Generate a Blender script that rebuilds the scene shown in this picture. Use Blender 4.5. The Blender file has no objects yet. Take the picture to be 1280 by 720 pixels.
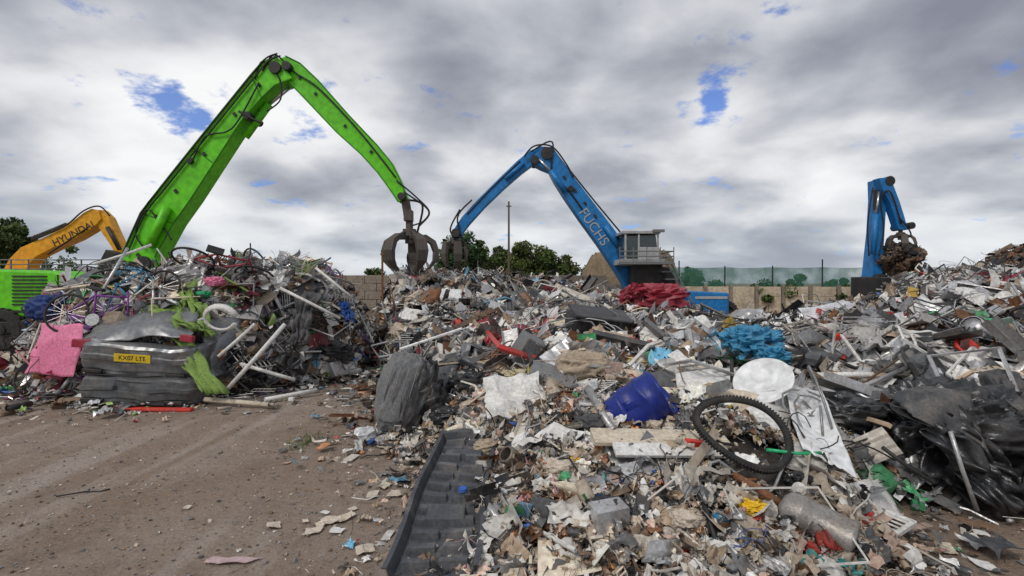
import bpy, math, random
import numpy as np
from mathutils import Vector, Matrix, Euler, noise as mnoise
rnd=random.Random(11); rng=np.random.default_rng(11)
scene=bpy.context.scene
CAM_H=1.7; HOR=352.0; F=640.0
def W(u,v,d):
    return Vector(((u-640)/F*d, d, CAM_H-(v-HOR)/F*d))

# ------------------------------------------------------------------ materials
def mat(name,col,rough=.6,metal=0.0,scale=5,dirt=(.13,.10,.075),dirt_amt=.35,bump=.15,attr=False,spec=.4,bscale=None,lo=.45,hi=.72):
    m=bpy.data.materials.new(name); m.use_nodes=True
    nt=m.node_tree; N=nt.nodes; L=nt.links
    b=N['Principled BSDF']
    tc=N.new('ShaderNodeTexCoord')
    n1=N.new('ShaderNodeTexNoise'); n1.inputs['Scale'].default_value=scale; n1.inputs['Detail'].default_value=6; n1.inputs['Roughness'].default_value=.65
    L.new(tc.outputs['Object'],n1.inputs['Vector'])
    r=N.new('ShaderNodeMapRange'); r.inputs[1].default_value=lo; r.inputs[2].default_value=hi; r.inputs[3].default_value=0; r.inputs[4].default_value=dirt_amt
    L.new(n1.outputs[0],r.inputs[0])
    mx=N.new('ShaderNodeMix'); mx.data_type='RGBA'
    L.new(r.outputs[0],mx.inputs[0]); mx.inputs[7].default_value=(*dirt,1)
    n2=N.new('ShaderNodeTexNoise'); n2.inputs['Scale'].default_value=scale*7; n2.inputs['Detail'].default_value=4
    L.new(tc.outputs['Object'],n2.inputs['Vector'])
    r2=N.new('ShaderNodeMapRange'); r2.inputs[1].default_value=.3; r2.inputs[2].default_value=.7; r2.inputs[3].default_value=.77; r2.inputs[4].default_value=1.22
    L.new(n2.outputs[0],r2.inputs[0])
    ml=N.new('ShaderNodeVectorMath'); ml.operation='SCALE'
    if attr:
        a=N.new('ShaderNodeAttribute'); a.attribute_name='Col'; L.new(a.outputs['Color'],mx.inputs[6])
    else: mx.inputs[6].default_value=(*col,1)
    L.new(mx.outputs[2],ml.inputs[0]); L.new(r2.outputs[0],ml.inputs['Scale'])
    L.new(ml.outputs[0],b.inputs['Base Color'])
    rr=N.new('ShaderNodeMapRange'); rr.inputs[3].default_value=max(.05,rough-.12); rr.inputs[4].default_value=min(1,rough+.2)
    L.new(n1.outputs[0],rr.inputs[0]); L.new(rr.outputs[0],b.inputs['Roughness'])
    b.inputs['Metallic'].default_value=metal
    b.inputs['Specular IOR Level'].default_value=spec
    if bump>0:
        bp=N.new('ShaderNodeBump'); bp.inputs['Strength'].default_value=bump; bp.inputs['Distance'].default_value=.02
        L.new(n2.outputs[0],bp.inputs['Height']); L.new(bp.outputs[0],b.inputs['Normal'])
    return m
M={}
M['paintD']=mat('debris_plastic',(0,0,0),rough=.42,scale=4,dirt_amt=.5,attr=True,dirt=(.21,.17,.13))
M['metalD']=mat('debris_metal',(0,0,0),rough=.34,metal=.55,scale=5,dirt=(.20,.14,.09),dirt_amt=.5,attr=True)
M['clothD']=mat('debris_fabric',(0,0,0),rough=.85,scale=6,dirt_amt=.45,attr=True,spec=.15,bump=.3,dirt=(.20,.16,.12))
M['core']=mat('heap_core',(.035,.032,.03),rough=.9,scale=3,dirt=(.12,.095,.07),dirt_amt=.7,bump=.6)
M['green']=mat('green_paint',(.13,.60,.012),rough=.38,scale=.9,dirt=(.06,.28,.01),dirt_amt=.35,bump=.03)
M['greend']=mat('dark_green_paint',(.05,.28,.01),rough=.45,scale=2,dirt_amt=.4,bump=.03)
M['blue']=mat('blue_paint',(.014,.19,.50),rough=.4,scale=1.0,dirt=(.015,.08,.20),dirt_amt=.55,bump=.03)
M['yellow']=mat('yellow_paint',(.82,.37,.012),rough=.42,scale=1.0,dirt=(.4,.18,.03),dirt_amt=.4,bump=.03)
M['black']=mat('black_steel',(.022,.022,.023),rough=.5,scale=3,dirt_amt=.35)
M['rubber']=mat('rubber',(.025,.025,.025),rough=.8,scale=8,dirt_amt=.4)
M['hose']=mat('hose',(.015,.015,.016),rough=.5,dirt_amt=.1)
M['chrome']=mat('chrome_rod',(.6,.6,.6),rough=.25,metal=.9,dirt_amt=.1,bump=0)
M['claw']=mat('worn_steel',(.11,.098,.088),rough=.5,metal=.4,scale=4,dirt=(.15,.10,.065),dirt_amt=.6)
M['glass']=mat('cab_glass',(.03,.045,.05),rough=.1,scale=2,dirt_amt=.15,bump=0,spec=.8)
M['white']=mat('white_plastic',(.72,.71,.68),rough=.42,scale=5,dirt=(.38,.33,.27),dirt_amt=.5)
M['whitep']=mat('white_paint',(.78,.79,.79),rough=.40,scale=2.0,dirt=(.6,.58,.54),dirt_amt=.25,bump=.01)
M['cabp']=mat('cab_grey_paint',(.42,.43,.43),rough=.45,scale=3,dirt=(.22,.21,.19),dirt_amt=.5,bump=.02)
M['grey']=mat('grey_plastic',(.17,.175,.18),rough=.55,scale=6,dirt=(.24,.21,.18),dirt_amt=.6)
M['satin']=mat('bumper_plastic',(.085,.09,.096),rough=.33,scale=3,dirt=(.21,.19,.17),dirt_amt=.45,bump=.04)
M['carp']=mat('grey_car_paint',(.20,.21,.22),rough=.28,metal=.45,scale=2.5,dirt=(.24,.21,.18),dirt_amt=.5,bump=.02)
M['blackp']=mat('black_plastic',(.022,.023,.026),rough=.38,scale=6,dirt=(.14,.12,.10),dirt_amt=.5)
M['film']=mat('black_film',(.017,.018,.02),rough=.28,scale=5,dirt=(.12,.11,.10),dirt_amt=.35,bump=.25,spec=.6)
M['dustyblack']=mat('dusty_black_plastic',(.055,.057,.062),rough=.5,scale=7,dirt=(.24,.21,.18),dirt_amt=.7,lo=.42,hi=.75)
M['liner']=mat('liner_plastic',(.065,.07,.08),rough=.45,scale=5,dirt=(.27,.24,.21),dirt_amt=.6,lo=.48,hi=.78,bump=.08)
M['galv']=mat('galvanised_metal',(.48,.48,.48),rough=.36,metal=.6,scale=6,dirt=(.25,.18,.12),dirt_amt=.45)
M['rust']=mat('rusty_metal',(.22,.10,.05),rough=.75,scale=8,dirt=(.09,.045,.03),dirt_amt=.8,bump=.4)
M['pink']=mat('pink_plastic',(.80,.22,.38),rough=.5,scale=4,dirt=(.5,.2,.27),dirt_amt=.45)
M['red']=mat('red_plastic',(.66,.05,.035),rough=.45,scale=6,dirt_amt=.35)
M['dkred']=mat('maroon_paint',(.34,.03,.055),rough=.38,scale=5,dirt_amt=.45)
M['dblue']=mat('blue_drum',(.012,.028,.23),rough=.36,scale=5,dirt=(.02,.03,.08),dirt_amt=.5)
M['lblue']=mat('blue_tarp',(.05,.26,.44),rough=.5,scale=6,dirt_amt=.35)
M['gcloth']=mat('green_fabric',(.24,.36,.10),rough=.9,scale=6,dirt=(.13,.16,.07),dirt_amt=.6,spec=.1)
M['ygreen']=mat('green_plastic',(.02,.42,.17),rough=.45,scale=6,dirt_amt=.3)
M['cream']=mat('cream_board',(.64,.56,.44),rough=.7,scale=5,dirt=(.36,.28,.2),dirt_amt=.55)
M['tan']=mat('tan_fabric',(.44,.36,.27),rough=.9,scale=6,dirt_amt=.5,spec=.1)
M['yplate']=mat('yellow_plate',(.75,.52,.02),rough=.4,scale=9,dirt_amt=.3)
M['yelp']=mat('yellow_wrapper',(.80,.52,.03),rough=.4,scale=9,dirt_amt=.3)
M['conc']=mat('concrete_panels',(.55,.46,.34),rough=.9,scale=1.2,dirt=(.28,.22,.16),dirt_amt=.7,bump=.2,spec=.1)
M['block']=mat('grey_blocks',(.29,.245,.20),rough=.9,scale=1.5,dirt=(.14,.12,.10),dirt_amt=.7,spec=.1)
M['brick']=mat('red_brick',(.26,.10,.06),rough=.9,scale=3,dirt_amt=.5,spec=.1)
M['soil']=mat('heap_soil',(.26,.20,.13),rough=1,scale=1.3,dirt=(.12,.09,.06),dirt_amt=.8,bump=.8,spec=.05)
M['wood']=mat('weathered_wood',(.13,.10,.08),rough=.9,scale=4,dirt_amt=.3)
M['bark']=mat('bark',(.08,.06,.045),rough=.95,scale=6,dirt_amt=.2)
M['paper']=mat('old_paper',(.60,.52,.43),rough=.8,scale=12,dirt=(.36,.28,.21),dirt_amt=.6)
M['grime']=mat('grimy_fabric',(.09,.09,.095),rough=.9,scale=5,dirt=(.2,.17,.14),dirt_amt=.5,spec=.1)

def leaf_mat():
    m=bpy.data.materials.new('foliage'); m.use_nodes=True; nt=m.node_tree; N=nt.nodes; L=nt.links
    b=N['Principled BSDF']; a=N.new('ShaderNodeAttribute'); a.attribute_name='Col'
    L.new(a.outputs['Color'],b.inputs['Base Color']); b.inputs['Roughness'].default_value=.7; b.inputs['Specular IOR Level'].default_value=.2
    return m
M['leaf']=leaf_mat()
def net_mat():
    m=bpy.data.materials.new('green_netting'); m.use_nodes=True; nt=m.node_tree; N=nt.nodes; L=nt.links
    b=N['Principled BSDF']; b.inputs['Base Color'].default_value=(.05,.17,.12,1); b.inputs['Roughness'].default_value=.9
    tc=N.new('ShaderNodeTexCoord'); n=N.new('ShaderNodeTexNoise'); n.inputs['Scale'].default_value=1.6; n.inputs['Detail'].default_value=6
    L.new(tc.outputs['Object'],n.inputs['Vector'])
    r=N.new('ShaderNodeMapRange'); r.inputs[1].default_value=.35; r.inputs[2].default_value=.65; r.inputs[3].default_value=.45; r.inputs[4].default_value=.8
    L.new(n.outputs[0],r.inputs[0]); L.new(r.outputs[0],b.inputs['Alpha'])
    return m
M['net']=net_mat()
def ground_mat():
    m=bpy.data.materials.new('yard_dirt'); m.use_nodes=True; nt=m.node_tree; N=nt.nodes; L=nt.links
    b=N['Principled BSDF']; b.inputs['Roughness'].default_value=.95; b.inputs['Specular IOR Level'].default_value=.15
    tc=N.new('ShaderNodeTexCoord')
    def noise(s,d=8,r=.65,sc=None,dist=0):
        n=N.new('ShaderNodeTexNoise'); n.inputs['Scale'].default_value=s; n.inputs['Detail'].default_value=d; n.inputs['Roughness'].default_value=r; n.inputs['Distortion'].default_value=dist
        if sc:
            mp=N.new('ShaderNodeMapping'); mp.inputs['Scale'].default_value=sc; mp.inputs['Rotation'].default_value=(0,0,.35); L.new(tc.outputs['Object'],mp.inputs[0]); L.new(mp.outputs[0],n.inputs['Vector'])
        else: L.new(tc.outputs['Object'],n.inputs['Vector'])
        return n
    def mix(f,a,bc):
        x=N.new('ShaderNodeMix'); x.data_type='RGBA'
        L.new(f,x.inputs[0])
        if isinstance(a,tuple): x.inputs[6].default_value=(*a,1)
        else: L.new(a,x.inputs[6])
        x.inputs[7].default_value=(*bc,1); return x.outputs[2]
    def rng_(o,a,b_,c=0,d=1):
        r=N.new('ShaderNodeMapRange'); r.inputs[1].default_value=a; r.inputs[2].default_value=b_; r.inputs[3].default_value=c; r.inputs[4].default_value=d; L.new(o,r.inputs[0]); return r.outputs[0]
    n1=noise(.35,8,.6,dist=.6); n2=noise(2.2,8,.7); n3=noise(26,6,.75); n4=noise(.9,6,.6,(3.2,.35,1),dist=.4); n5=noise(9,3,.5)
    c=mix(rng_(n1.outputs[0],.35,.65),(.29,.21,.155),(.40,.33,.28))
    c=mix(rng_(n2.outputs[0],.5,.72,0,.7),c,(.20,.15,.115))
    c=mix(rng_(n4.outputs[0],.52,.68,0,.65),c,(.49,.42,.37))
    c=mix(rng_(n3.outputs[0],.56,.7,0,.7),c,(.52,.45,.39))
    c=mix(rng_(n3.outputs[0],.44,.32,0,.6),c,(.12,.09,.07))
    c=mix(rng_(n5.outputs[0],.64,.7,0,.5),c,(.14,.11,.085))
    L.new(c,b.inputs['Base Color'])
    ad=N.new('ShaderNodeMath'); ad.operation='ADD'; L.new(rng_(n2.outputs[0],.2,.8,0,2.5),ad.inputs[0]); L.new(n3.outputs[0],ad.inputs[1])
    bp=N.new('ShaderNodeBump'); bp.inputs['Strength'].default_value=.9; bp.inputs['Distance'].default_value=.03
    L.new(ad.outputs[0],bp.inputs['Height']); L.new(bp.outputs[0],b.inputs['Normal'])
    return m
M['ground']=ground_mat()

# ------------------------------------------------------------------ geometry helpers
def new_empty(name,loc=(0,0,0)):
    e=bpy.data.objects.new(name,None); e.empty_display_size=.2; e.location=loc; scene.collection.objects.link(e); return e
class Part:
    def __init__(s): s.v=[]; s.f=[]
    def add(s,vs,fs):
        o=len(s.v); s.v+= [Vector(p) for p in vs]; s.f+=[tuple(i+o for i in q) for q in fs]; return s
    def box(s,c,size,rot=(0,0,0),M3=None):
        R=M3 if M3 is not None else Euler(rot).to_matrix(); c=Vector(c); x,y,z=[k/2 for k in size]
        vs=[c+R@Vector((a*x,b*y,d*z)) for a in(-1,1) for b in(-1,1) for d in(-1,1)]
        return s.add(vs,[(0,1,3,2),(4,6,7,5),(0,4,5,1),(2,3,7,6),(0,2,6,4),(1,5,7,3)])
    def prism(s,prof,y0,y1):
        n=len(prof); vs=[Vector((p[0],y0,p[1])) for p in prof]+[Vector((p[0],y1,p[1])) for p in prof]
        fs=[tuple(range(n)),tuple(range(2*n-1,n-1,-1))]+[(i,i+n,(i+1)%n+n,(i+1)%n) for i in range(n)]
        return s.add(vs,fs)
    def ribbonbeam(s,A,B,y0,y1):
        n=len(A); vs=[]
        for a,b in zip(A,B): vs+=[(a[0],y0,a[1]),(a[0],y1,a[1]),(b[0],y1,b[1]),(b[0],y0,b[1])]
        fs=[(0,1,2,3),(4*n-1,4*n-2,4*n-3,4*n-4)]
        for i in range(n-1):
            o=4*i
            for k in range(4): fs.append((o+k,o+4+k,o+4+(k+1)%4,o+(k+1)%4))
        return s.add(vs,fs)
    def tube(s,path,r,seg=8,closed=False,cap=True,flat=None):
        P=[Vector(p) for p in path]; n=len(P); rs=r if isinstance(r,(list,tuple)) else [r]*n
        up=Vector((0,0,1)); vs=[]; prev=None
        for i in range(n):
            if closed: t=(P[(i+1)%n]-P[i-1])
            else: t=P[min(i+1,n-1)]-P[max(i-1,0)]
            t=t.normalized() if t.length>1e-9 else Vector((0,0,1))
            if prev is None:
                a=up if abs(t.dot(up))<.95 else Vector((1,0,0)); nrm=(a-t*a.dot(t)).normalized()
            else: nrm=(prev-t*prev.dot(t)); nrm=nrm.normalized() if nrm.length>1e-6 else prev
            prev=nrm; b=t.cross(nrm)
            for k in range(seg):
                an=2*math.pi*k/seg; sc=(1,flat) if flat else (1,1)
                vs.append(P[i]+(nrm*math.cos(an)*sc[0]+b*math.sin(an)*sc[1])*rs[i])
        fs=[]
        for i in range(n if closed else n-1):
            j=(i+1)%n
            for k in range(seg): fs.append((i*seg+k,i*seg+(k+1)%seg,j*seg+(k+1)%seg,j*seg+k))
        if cap and not closed: fs+=[tuple(range(seg-1,-1,-1)),tuple(range((n-1)*seg,n*seg))]
        return s.add(vs,fs)
    def cyl(s,a,b,r,seg=16,cap=True): return s.tube([a,b],r,seg,cap=cap)
    def lathe(s,prof,c,axis=(0,0,1),seg=24):
        q=Vector((0,0,1)).rotation_difference(Vector(axis).normalized()); c=Vector(c); vs=[]
        for r,z in prof:
            for k in range(seg):
                a=2*math.pi*k/seg; vs.append(c+q@Vector((r*math.cos(a),r*math.sin(a),z)))
        fs=[]
        for i in range(len(prof)-1):
            for k in range(seg): fs.append((i*seg+k,i*seg+(k+1)%seg,(i+1)*seg+(k+1)%seg,(i+1)*seg+k))
        return s.add(vs,fs)
    def grid(s,fn,nu,nv,closed_u=False):
        vs=[fn(i/(nu if closed_u else nu-1),j/(nv-1)) for j in range(nv) for i in range(nu)]
        fs=[]
        for j in range(nv-1):
            for i in range(nu if closed_u else nu-1):
                k=(i+1)%nu; fs.append((j*nu+i,j*nu+k,(j+1)*nu+k,(j+1)*nu+i))
        return s.add(vs,fs)
    def make(s,name,m,parent=None,smooth=False,bevel=0,solid=0,angle=None):
        me=bpy.data.meshes.new(name); o0=parent.location if parent else Vector((0,0,0))
        if parent is None and s.v:
            c=sum(s.v,Vector())/len(s.v); zmin=min(p.z for p in s.v); o0=Vector((c.x,c.y,zmin))
        me.from_pydata([tuple(p-o0) for p in s.v],[],s.f); me.materials.append(m)
        me.validate(); me.update()
        ob=bpy.data.objects.new(name,me); scene.collection.objects.link(ob)
        if parent: ob.parent=parent
        else: ob.location=o0
        if smooth: me.polygons.foreach_set('use_smooth',[True]*len(me.polygons))
        if angle: me.set_sharp_from_angle(angle=math.radians(angle))
        if solid: md=ob.modifiers.new('s','SOLIDIFY'); md.thickness=solid; md.offset=0
        if bevel:
            md=ob.modifiers.new('b','BEVEL'); md.width=bevel; md.segments=2; md.limit_method='ANGLE'; md.angle_limit=math.radians(35)
        return ob
def text_mesh(name,txt,size,origin,xdir,m,parent,normal=Vector((0,-1,0)),extr=.004):
    cu=bpy.data.curves.new(name,'FONT'); cu.body=txt; cu.size=size; cu.extrude=extr; cu.align_x='CENTER'; cu.align_y='CENTER'
    tmp=bpy.data.objects.new(name+'_t',cu); scene.collection.objects.link(tmp)
    dg=bpy.context.evaluated_depsgraph_get(); me=bpy.data.meshes.new_from_object(tmp.evaluated_get(dg))
    bpy.data.objects.remove(tmp)
    x=Vector(xdir).normalized(); z=normal.normalized(); y=z.cross(x)
    R=Matrix((x,y,z)).transposed()
    for v in me.vertices: v.co=R@v.co+Vector(origin)-parent.location
    me.materials.clear(); me.materials.append(m)
    ob=bpy.data.objects.new(name,me); scene.collection.objects.link(ob); ob.parent=parent; return ob

# ------------------------------------------------------------------ heap height functions
LAT=rng.random((128,128))
def vnoise(x,y):
    xi=np.floor(x).astype(int); yi=np.floor(y).astype(int); fx=x-xi; fy=y-yi
    fx=fx*fx*(3-2*fx); fy=fy*fy*(3-2*fy)
    a=LAT[xi%128,yi%128]; b=LAT[(xi+1)%128,yi%128]; c=LAT[xi%128,(yi+1)%128]; d=LAT[(xi+1)%128,(yi+1)%128]
    return (a*(1-fx)+b*fx)*(1-fy)+(c*(1-fx)+d*fx)*fy
class Heap:
    def __init__(s,poly,pts,width,sig=.18,namp=.16,sigmin=.5):
        s.poly=np.array(poly,float); s.pts=np.array(pts,float); s.w=width; s.sig=sig; s.namp=namp; s.sm=sigmin
    def sd(s,x,y):
        x=np.asarray(x,float); y=np.asarray(y,float); P=s.poly; n=len(P)
        dmin=np.full(x.shape,1e9); ins=np.zeros(x.shape,bool)
        for i in range(n):
            ax,ay=P[i]; bx,by=P[(i+1)%n]; ex,ey=bx-ax,by-ay
            t=np.clip(((x-ax)*ex+(y-ay)*ey)/(ex*ex+ey*ey),0,1)
            dmin=np.minimum(dmin,np.hypot(x-ax-t*ex,y-ay-t*ey))
            c=((ay>y)!=(by>y)); 
            with np.errstate(divide='ignore',invalid='ignore'):
                xx=(bx-ax)*(y-ay)/((by-ay) if by!=ay else 1e-9)+ax
            ins^=(c&(x<xx))
        return np.where(ins,dmin,-dmin)
    def h(s,x,y):
        x=np.asarray(x,float); y=np.asarray(y,float)
        d=s.sd(x,y); nz=(vnoise(x*.9+7,y*.9+3)-.5)*.25
        t=np.clip((d+nz)/s.w,0,1); m=1-(1-t)**2
        num=np.zeros(x.shape); den=np.zeros(x.shape)+1e-12
        for px,py,pz in s.pts:
            sg=max(s.sm,s.sig*py); w=np.exp(-((x-px)**2+(y-py)**2)/(2*sg*sg)); num+=w*pz; den+=w
        base=num/den
        n=(vnoise(x*1.3,y*1.3)-.5)*1.0+(vnoise(x*3.1+9,y*3.1)-.5)*.8+(vnoise(x*6.5,y*6.5+5)-.5)*.6
        return np.where(d>-.3,base*m+n*s.namp*m*(0.5+.6*np.clip(base,0,2)),0)
mainheap=Heap([(-.25,2.95),(.5,2.55),(1.6,2.6),(2.3,3.1),(2.55,3.85),(3.2,3.8),(4.2,3.55),(6,4),(9,5),(12,8),(13.5,13),(12,15.5),(8.5,13),(5.6,12.5),(4.5,17),(2,20),(-2,21),(-4.4,19.5),(-4.0,15),(-3.1,11.5),(-2.4,9.2),(-1.75,7.2),(-1.4,5.5),(-.8,5.0),(-.3,4.1)],
 [(.3,3.2,.22),(.4,4,.5),(.45,5,.74),(.55,6,.90),(.75,8,.95),(1.1,12,1.08),(1.5,16,1.3),
  (1.3,3.2,.25),(1.62,4,.45),(2,5,.66),(2.4,6,.8),(3.6,9,.82),(5.6,13,.5),
  (-.6,5,.45),(-.75,6,.6),(-1,8,.7),(-1.5,12,1.2),(-2,16,1.95),(-1.75,8,.45),(-2.6,12,1.1),(-3.3,16,1.75),
  (2.8,5,.55),(3.9,7,.82),(5.06,9,.82),(6.7,12,.55),(3.7,4.3,.62),(5.2,6,1.1),(7.1,8,1.5),(8.3,9.5,1.7),(11,12,1.85),
  (3.1,4.3,.5),(4.3,6,.95),(6.1,8.5,1.15),(8,11,1.2),(4.3,4.3,.7),(6.2,6.2,1.2),(8.5,8.5,1.7),(1.5,6,.85),(2.2,9,.88),(3,12,.85),(4,16,.85),(0,18,1.8)],.75,.12,.18,.4)
leftheap=Heap([(-6.7,7.35),(-5.2,7.15),(-3.9,7.6),(-2.9,8.6),(-2.65,10),(-3.3,11.6),(-5,12.4),(-7.3,12.2),(-8.5,11.0),(-8.7,9.6),(-8.0,8.0)],
 [(-6,8.6,1.75),(-4.6,8.6,1.65),(-7.2,9,1.45),(-5.8,10,1.95),(-4.2,10,1.85),(-3.4,9.6,1.6),(-8.0,10,1.15),(-7.2,10.5,1.6),(-6,11.5,1.8)],1.1,.1,.13,.55)
DD=np.arange(2.6,22,.03)
def surf(u,v,lift=0.0):
    xs=(u-640)/F*DD; zs=CAM_H-(v-HOR)/F*DD
    hh=np.maximum(np.maximum(mainheap.h(xs,DD),leftheap.h(xs,DD)),0)
    k=np.where(zs<=hh+lift)[0]
    d=DD[k[0]] if len(k) else 12.0
    return W(u,v,float(d))

# ------------------------------------------------------------------ debris templates
TPL={}
def reg(kind,part,smooth=False,thin=True):
    V=np.array([tuple(p) for p in part.v],float)
    loops=np.concatenate([np.array(f) for f in part.f]); tot=np.array([len(f) for f in part.f])
    TPL.setdefault(kind,[]).append((V,loops,tot,smooth))
R=rnd.uniform
for k in range(14):
    ph=[R(0,6.3) for _ in range(6)]; am=R(.04,.22); asp=R(.35,1); tp=R(-.35,.35); cut=R(.6,1.1)
    n=6
    def fn(u,v):
        x=(u-.5)*(1+tp*(v-.5)*2); y=(v-.5)*asp*(1 if u<.5 else cut)
        ex=R(-.06,.06); ey=R(-.06,.06)
        z=am*math.sin(5*x+3*y+ph[0])+am*.8*abs(math.sin(6*y-4*x+ph[1]))+R(-.035,.035)
        if u in(0,1) or v in (0,1): x*=R(.75,1.1); y*=R(.75,1.1)
        return Vector((x+ex,y+ey,z))
    reg('sheet',Part().grid(fn,n,n-1 if asp<.7 else n))
for k in range(8):
    ph=R(0,50); asp=R(.4,.9)
    def fn(u,v):
        x=u-.5; y=(v-.5)*asp; q=Vector((x*3+ph,y*3,0)); s_=.75+.35*mnoise.noise(Vector((math.atan2(y,x)*2+ph,0,0)))
        return Vector((x*s_,y*s_,.5*abs(mnoise.noise(q))+.16*mnoise.noise(q*2.5)))
    reg('film',Part().grid(fn,9,9),True)
for k in range(8):
    c=R(.2,1.6); asp=R(.3,.8); tw=R(-.6,.6); rib=R(0,1)>.5
    def fn(u,v):
        x=u-.5; y=(v-.5)*asp; z=c*.3*x*x+tw*x*y+(.015*math.sin(v*18) if rib else 0)
        return Vector((x,y,z))
    reg('panel',Part().grid(fn,6,9 if rib else 3))
for k in range(8): reg('board',Part().box((0,0,0),(1,R(.12,.5),R(.015,.04))))
for k in range(8):
    w=R(.03,.07); tw=R(1,5); c1=R(-.6,.6); c2=R(-.5,.5)
    def fn(u,v):
        x=u-.5; a=tw*x; o=(v-.5)*2*w
        return Vector((x,c1*x*x+.06*math.sin(x*9+c2*5)+o*math.cos(a),c2*x*x+o*math.sin(a)))
    reg('strip',Part().grid(fn,12,2))
for k in range(6):
    pts=[Vector((-.5,0,0))]
    for i in range(rnd.choice([1,2,3])): pts.append(Vector((-.5+(i+1)*R(.2,.33),R(-.12,.12),R(-.12,.12))))
    pts.append(Vector((.55,R(-.15,.15),R(-.15,.15))))
    reg('bar',Part().tube(pts,R(.012,.03),4))
for k in range(4): reg('rod',Part().tube([(-.5,0,0),(.5,0,R(-.05,.05))],R(.008,.018),5),True)
for k in range(10):
    p=Vector((0,0,0)); d=Vector((1,0,0)); pts=[]; tn=R(.4,.9)
    for i in range(14):
        pts.append(p.copy()); d=(d+Vector((R(-tn,tn),R(-tn,tn),R(-.4,.4)))).normalized(); p+=d*.09
    c=sum(pts,Vector())/len(pts)
    reg('wire',Part().tube([q-c for q in pts],R(.004,.012),4,cap=False),True)
for k in range(3):
    p=Part()
    for j in range(5):
        a0=R(0,6); rr_=R(.2,.45); cx_,cy_=R(-.15,.15),R(-.15,.15); t0=R(-.5,.5); t1=R(-.5,.5)
        p.tube([Vector((cx_+rr_*math.cos(a0+i*.42)*(1+.03*i),cy_+rr_*.8*math.sin(a0+i*.42),t0*math.cos(a0+i*.42)*rr_+t1*rr_*math.sin(i*.6))) for i in range(16)],.008,4,cap=False)
    reg('tangle',p,True)
for k in range(8):
    def fn(u,v):
        a=u*2*math.pi; b=(v-.5)*math.pi; r=.5*R(.6,1.15)
        return Vector((math.cos(a)*math.cos(b)*r,math.sin(a)*math.cos(b)*r*.75,math.sin(b)*r*.5))
    reg('lump',Part().grid(fn,9,7,True))
for k in range(4):
    ph=R(0,9)
    def fn(u,v):
        a=u*2*math.pi; b=(v-.5)*math.pi; d=Vector((math.cos(a)*math.cos(b),math.sin(a)*math.cos(b),math.sin(b)))
        r=.5*(.75+.5*mnoise.noise(d*1.6+Vector((ph,0,0)))+.3*mnoise.noise(d*4+Vector((ph,0,0))))
        return Vector((d.x*r,d.y*r*.7,d.z*r*.5))
    reg('soft',Part().grid(fn,16,10,True),True)
for k in range(5):
    p=Part().box((0,0,0),(1,R(.5,.9),R(.3,.7)))
    for v in p.v: v+=Vector((R(-.06,.06),R(-.06,.06),R(-.06,.06)))
    reg('box',p)
for k in range(4):
    r=R(.12,.3); reg('can',Part().lathe([(r*.92,-.5),(r,-.5),(r,.5),(r*.9,.5),(r*.9,-.45),(.001,-.45)],(0,0,0),(1,0,0),12),True)
for k in range(3):
    reg('bottle',Part().lathe([(.001,-.5),(.14,-.48),(.16,-.4),(.15,.1),(.16,.15),(.06,.38),(.06,.5),(.001,.5)],(0,0,0),(1,0,0),10),True)
for k in range(3):
    r=.5; e=R(.03,.09); reg('ring',Part().tube([(r*math.cos(a*.3491),r*math.sin(a*.3491),R(-.02,.02)) for a in range(18)],e,6,closed=True),True)
for k in range(3):
    w=R(.5,.9); reg('frame',Part().tube([(-.5,-w/2,0),(.5,-w/2,R(-.1,.1)),(.5,w/2,0),(-.5,w/2,R(-.1,.1))],R(.015,.03),4,closed=True))
for k in range(3):
    p=Part(); w=R(.4,.8); nb=rnd.choice([6,8,10])
    for i in range(nb+1): p.tube([(-.5+i/nb,-w/2,0),(-.5+i/nb,w/2,0)],.01,4,cap=False)
    p.tube([(-.5,-w/2,0),(.5,-w/2,0),(.5,w/2,0),(-.5,w/2,0)],.016,4,closed=True); reg('rack',p)
for k in range(3):
    p=Part(); nb=rnd.choice([5,7])
    for i in range(nb): p.box((-.45+.9*i/(nb-1),0,0),(.07,R(.4,.6),.03),(0,.5,0))
    p.box((0,.27,0),(1,.04,.04)); p.box((0,-.27,0),(1,.04,.04)); reg('slats',p)
for k in range(4):
    w=R(.05,.12); reg('chan',Part().add([(-.5,-w,w),(-.5,-w,0),(-.5,w,0),(-.5,w,w),(.5,-w,w+R(-.1,.1)),(.5,-w,0),(.5,w,0),(.5,w,w)],[(0,1,5,4),(1,2,6,5),(2,3,7,6)]))
for k in range(2):
    p=Part().tube([(.5*math.cos(a*.2618),.5*math.sin(a*.2618),0) for a in range(24)],.03,5,closed=True)
    for i in range(14):
        a=i*2*math.pi/14; p.tube([(0,0,.03 if i%2 else -.03),(.48*math.cos(a),.48*math.sin(a),0)],.005,3,cap=False)
    p.cyl((0,0,-.05),(0,0,.05),.04,8); reg('wheel',p,False)
for k in range(2): reg('disc',Part().lathe([(.001,.06),(.3,.04),(.48,-.02),(.5,-.03)],(0,0,0),(0,0,1),16),True)

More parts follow.
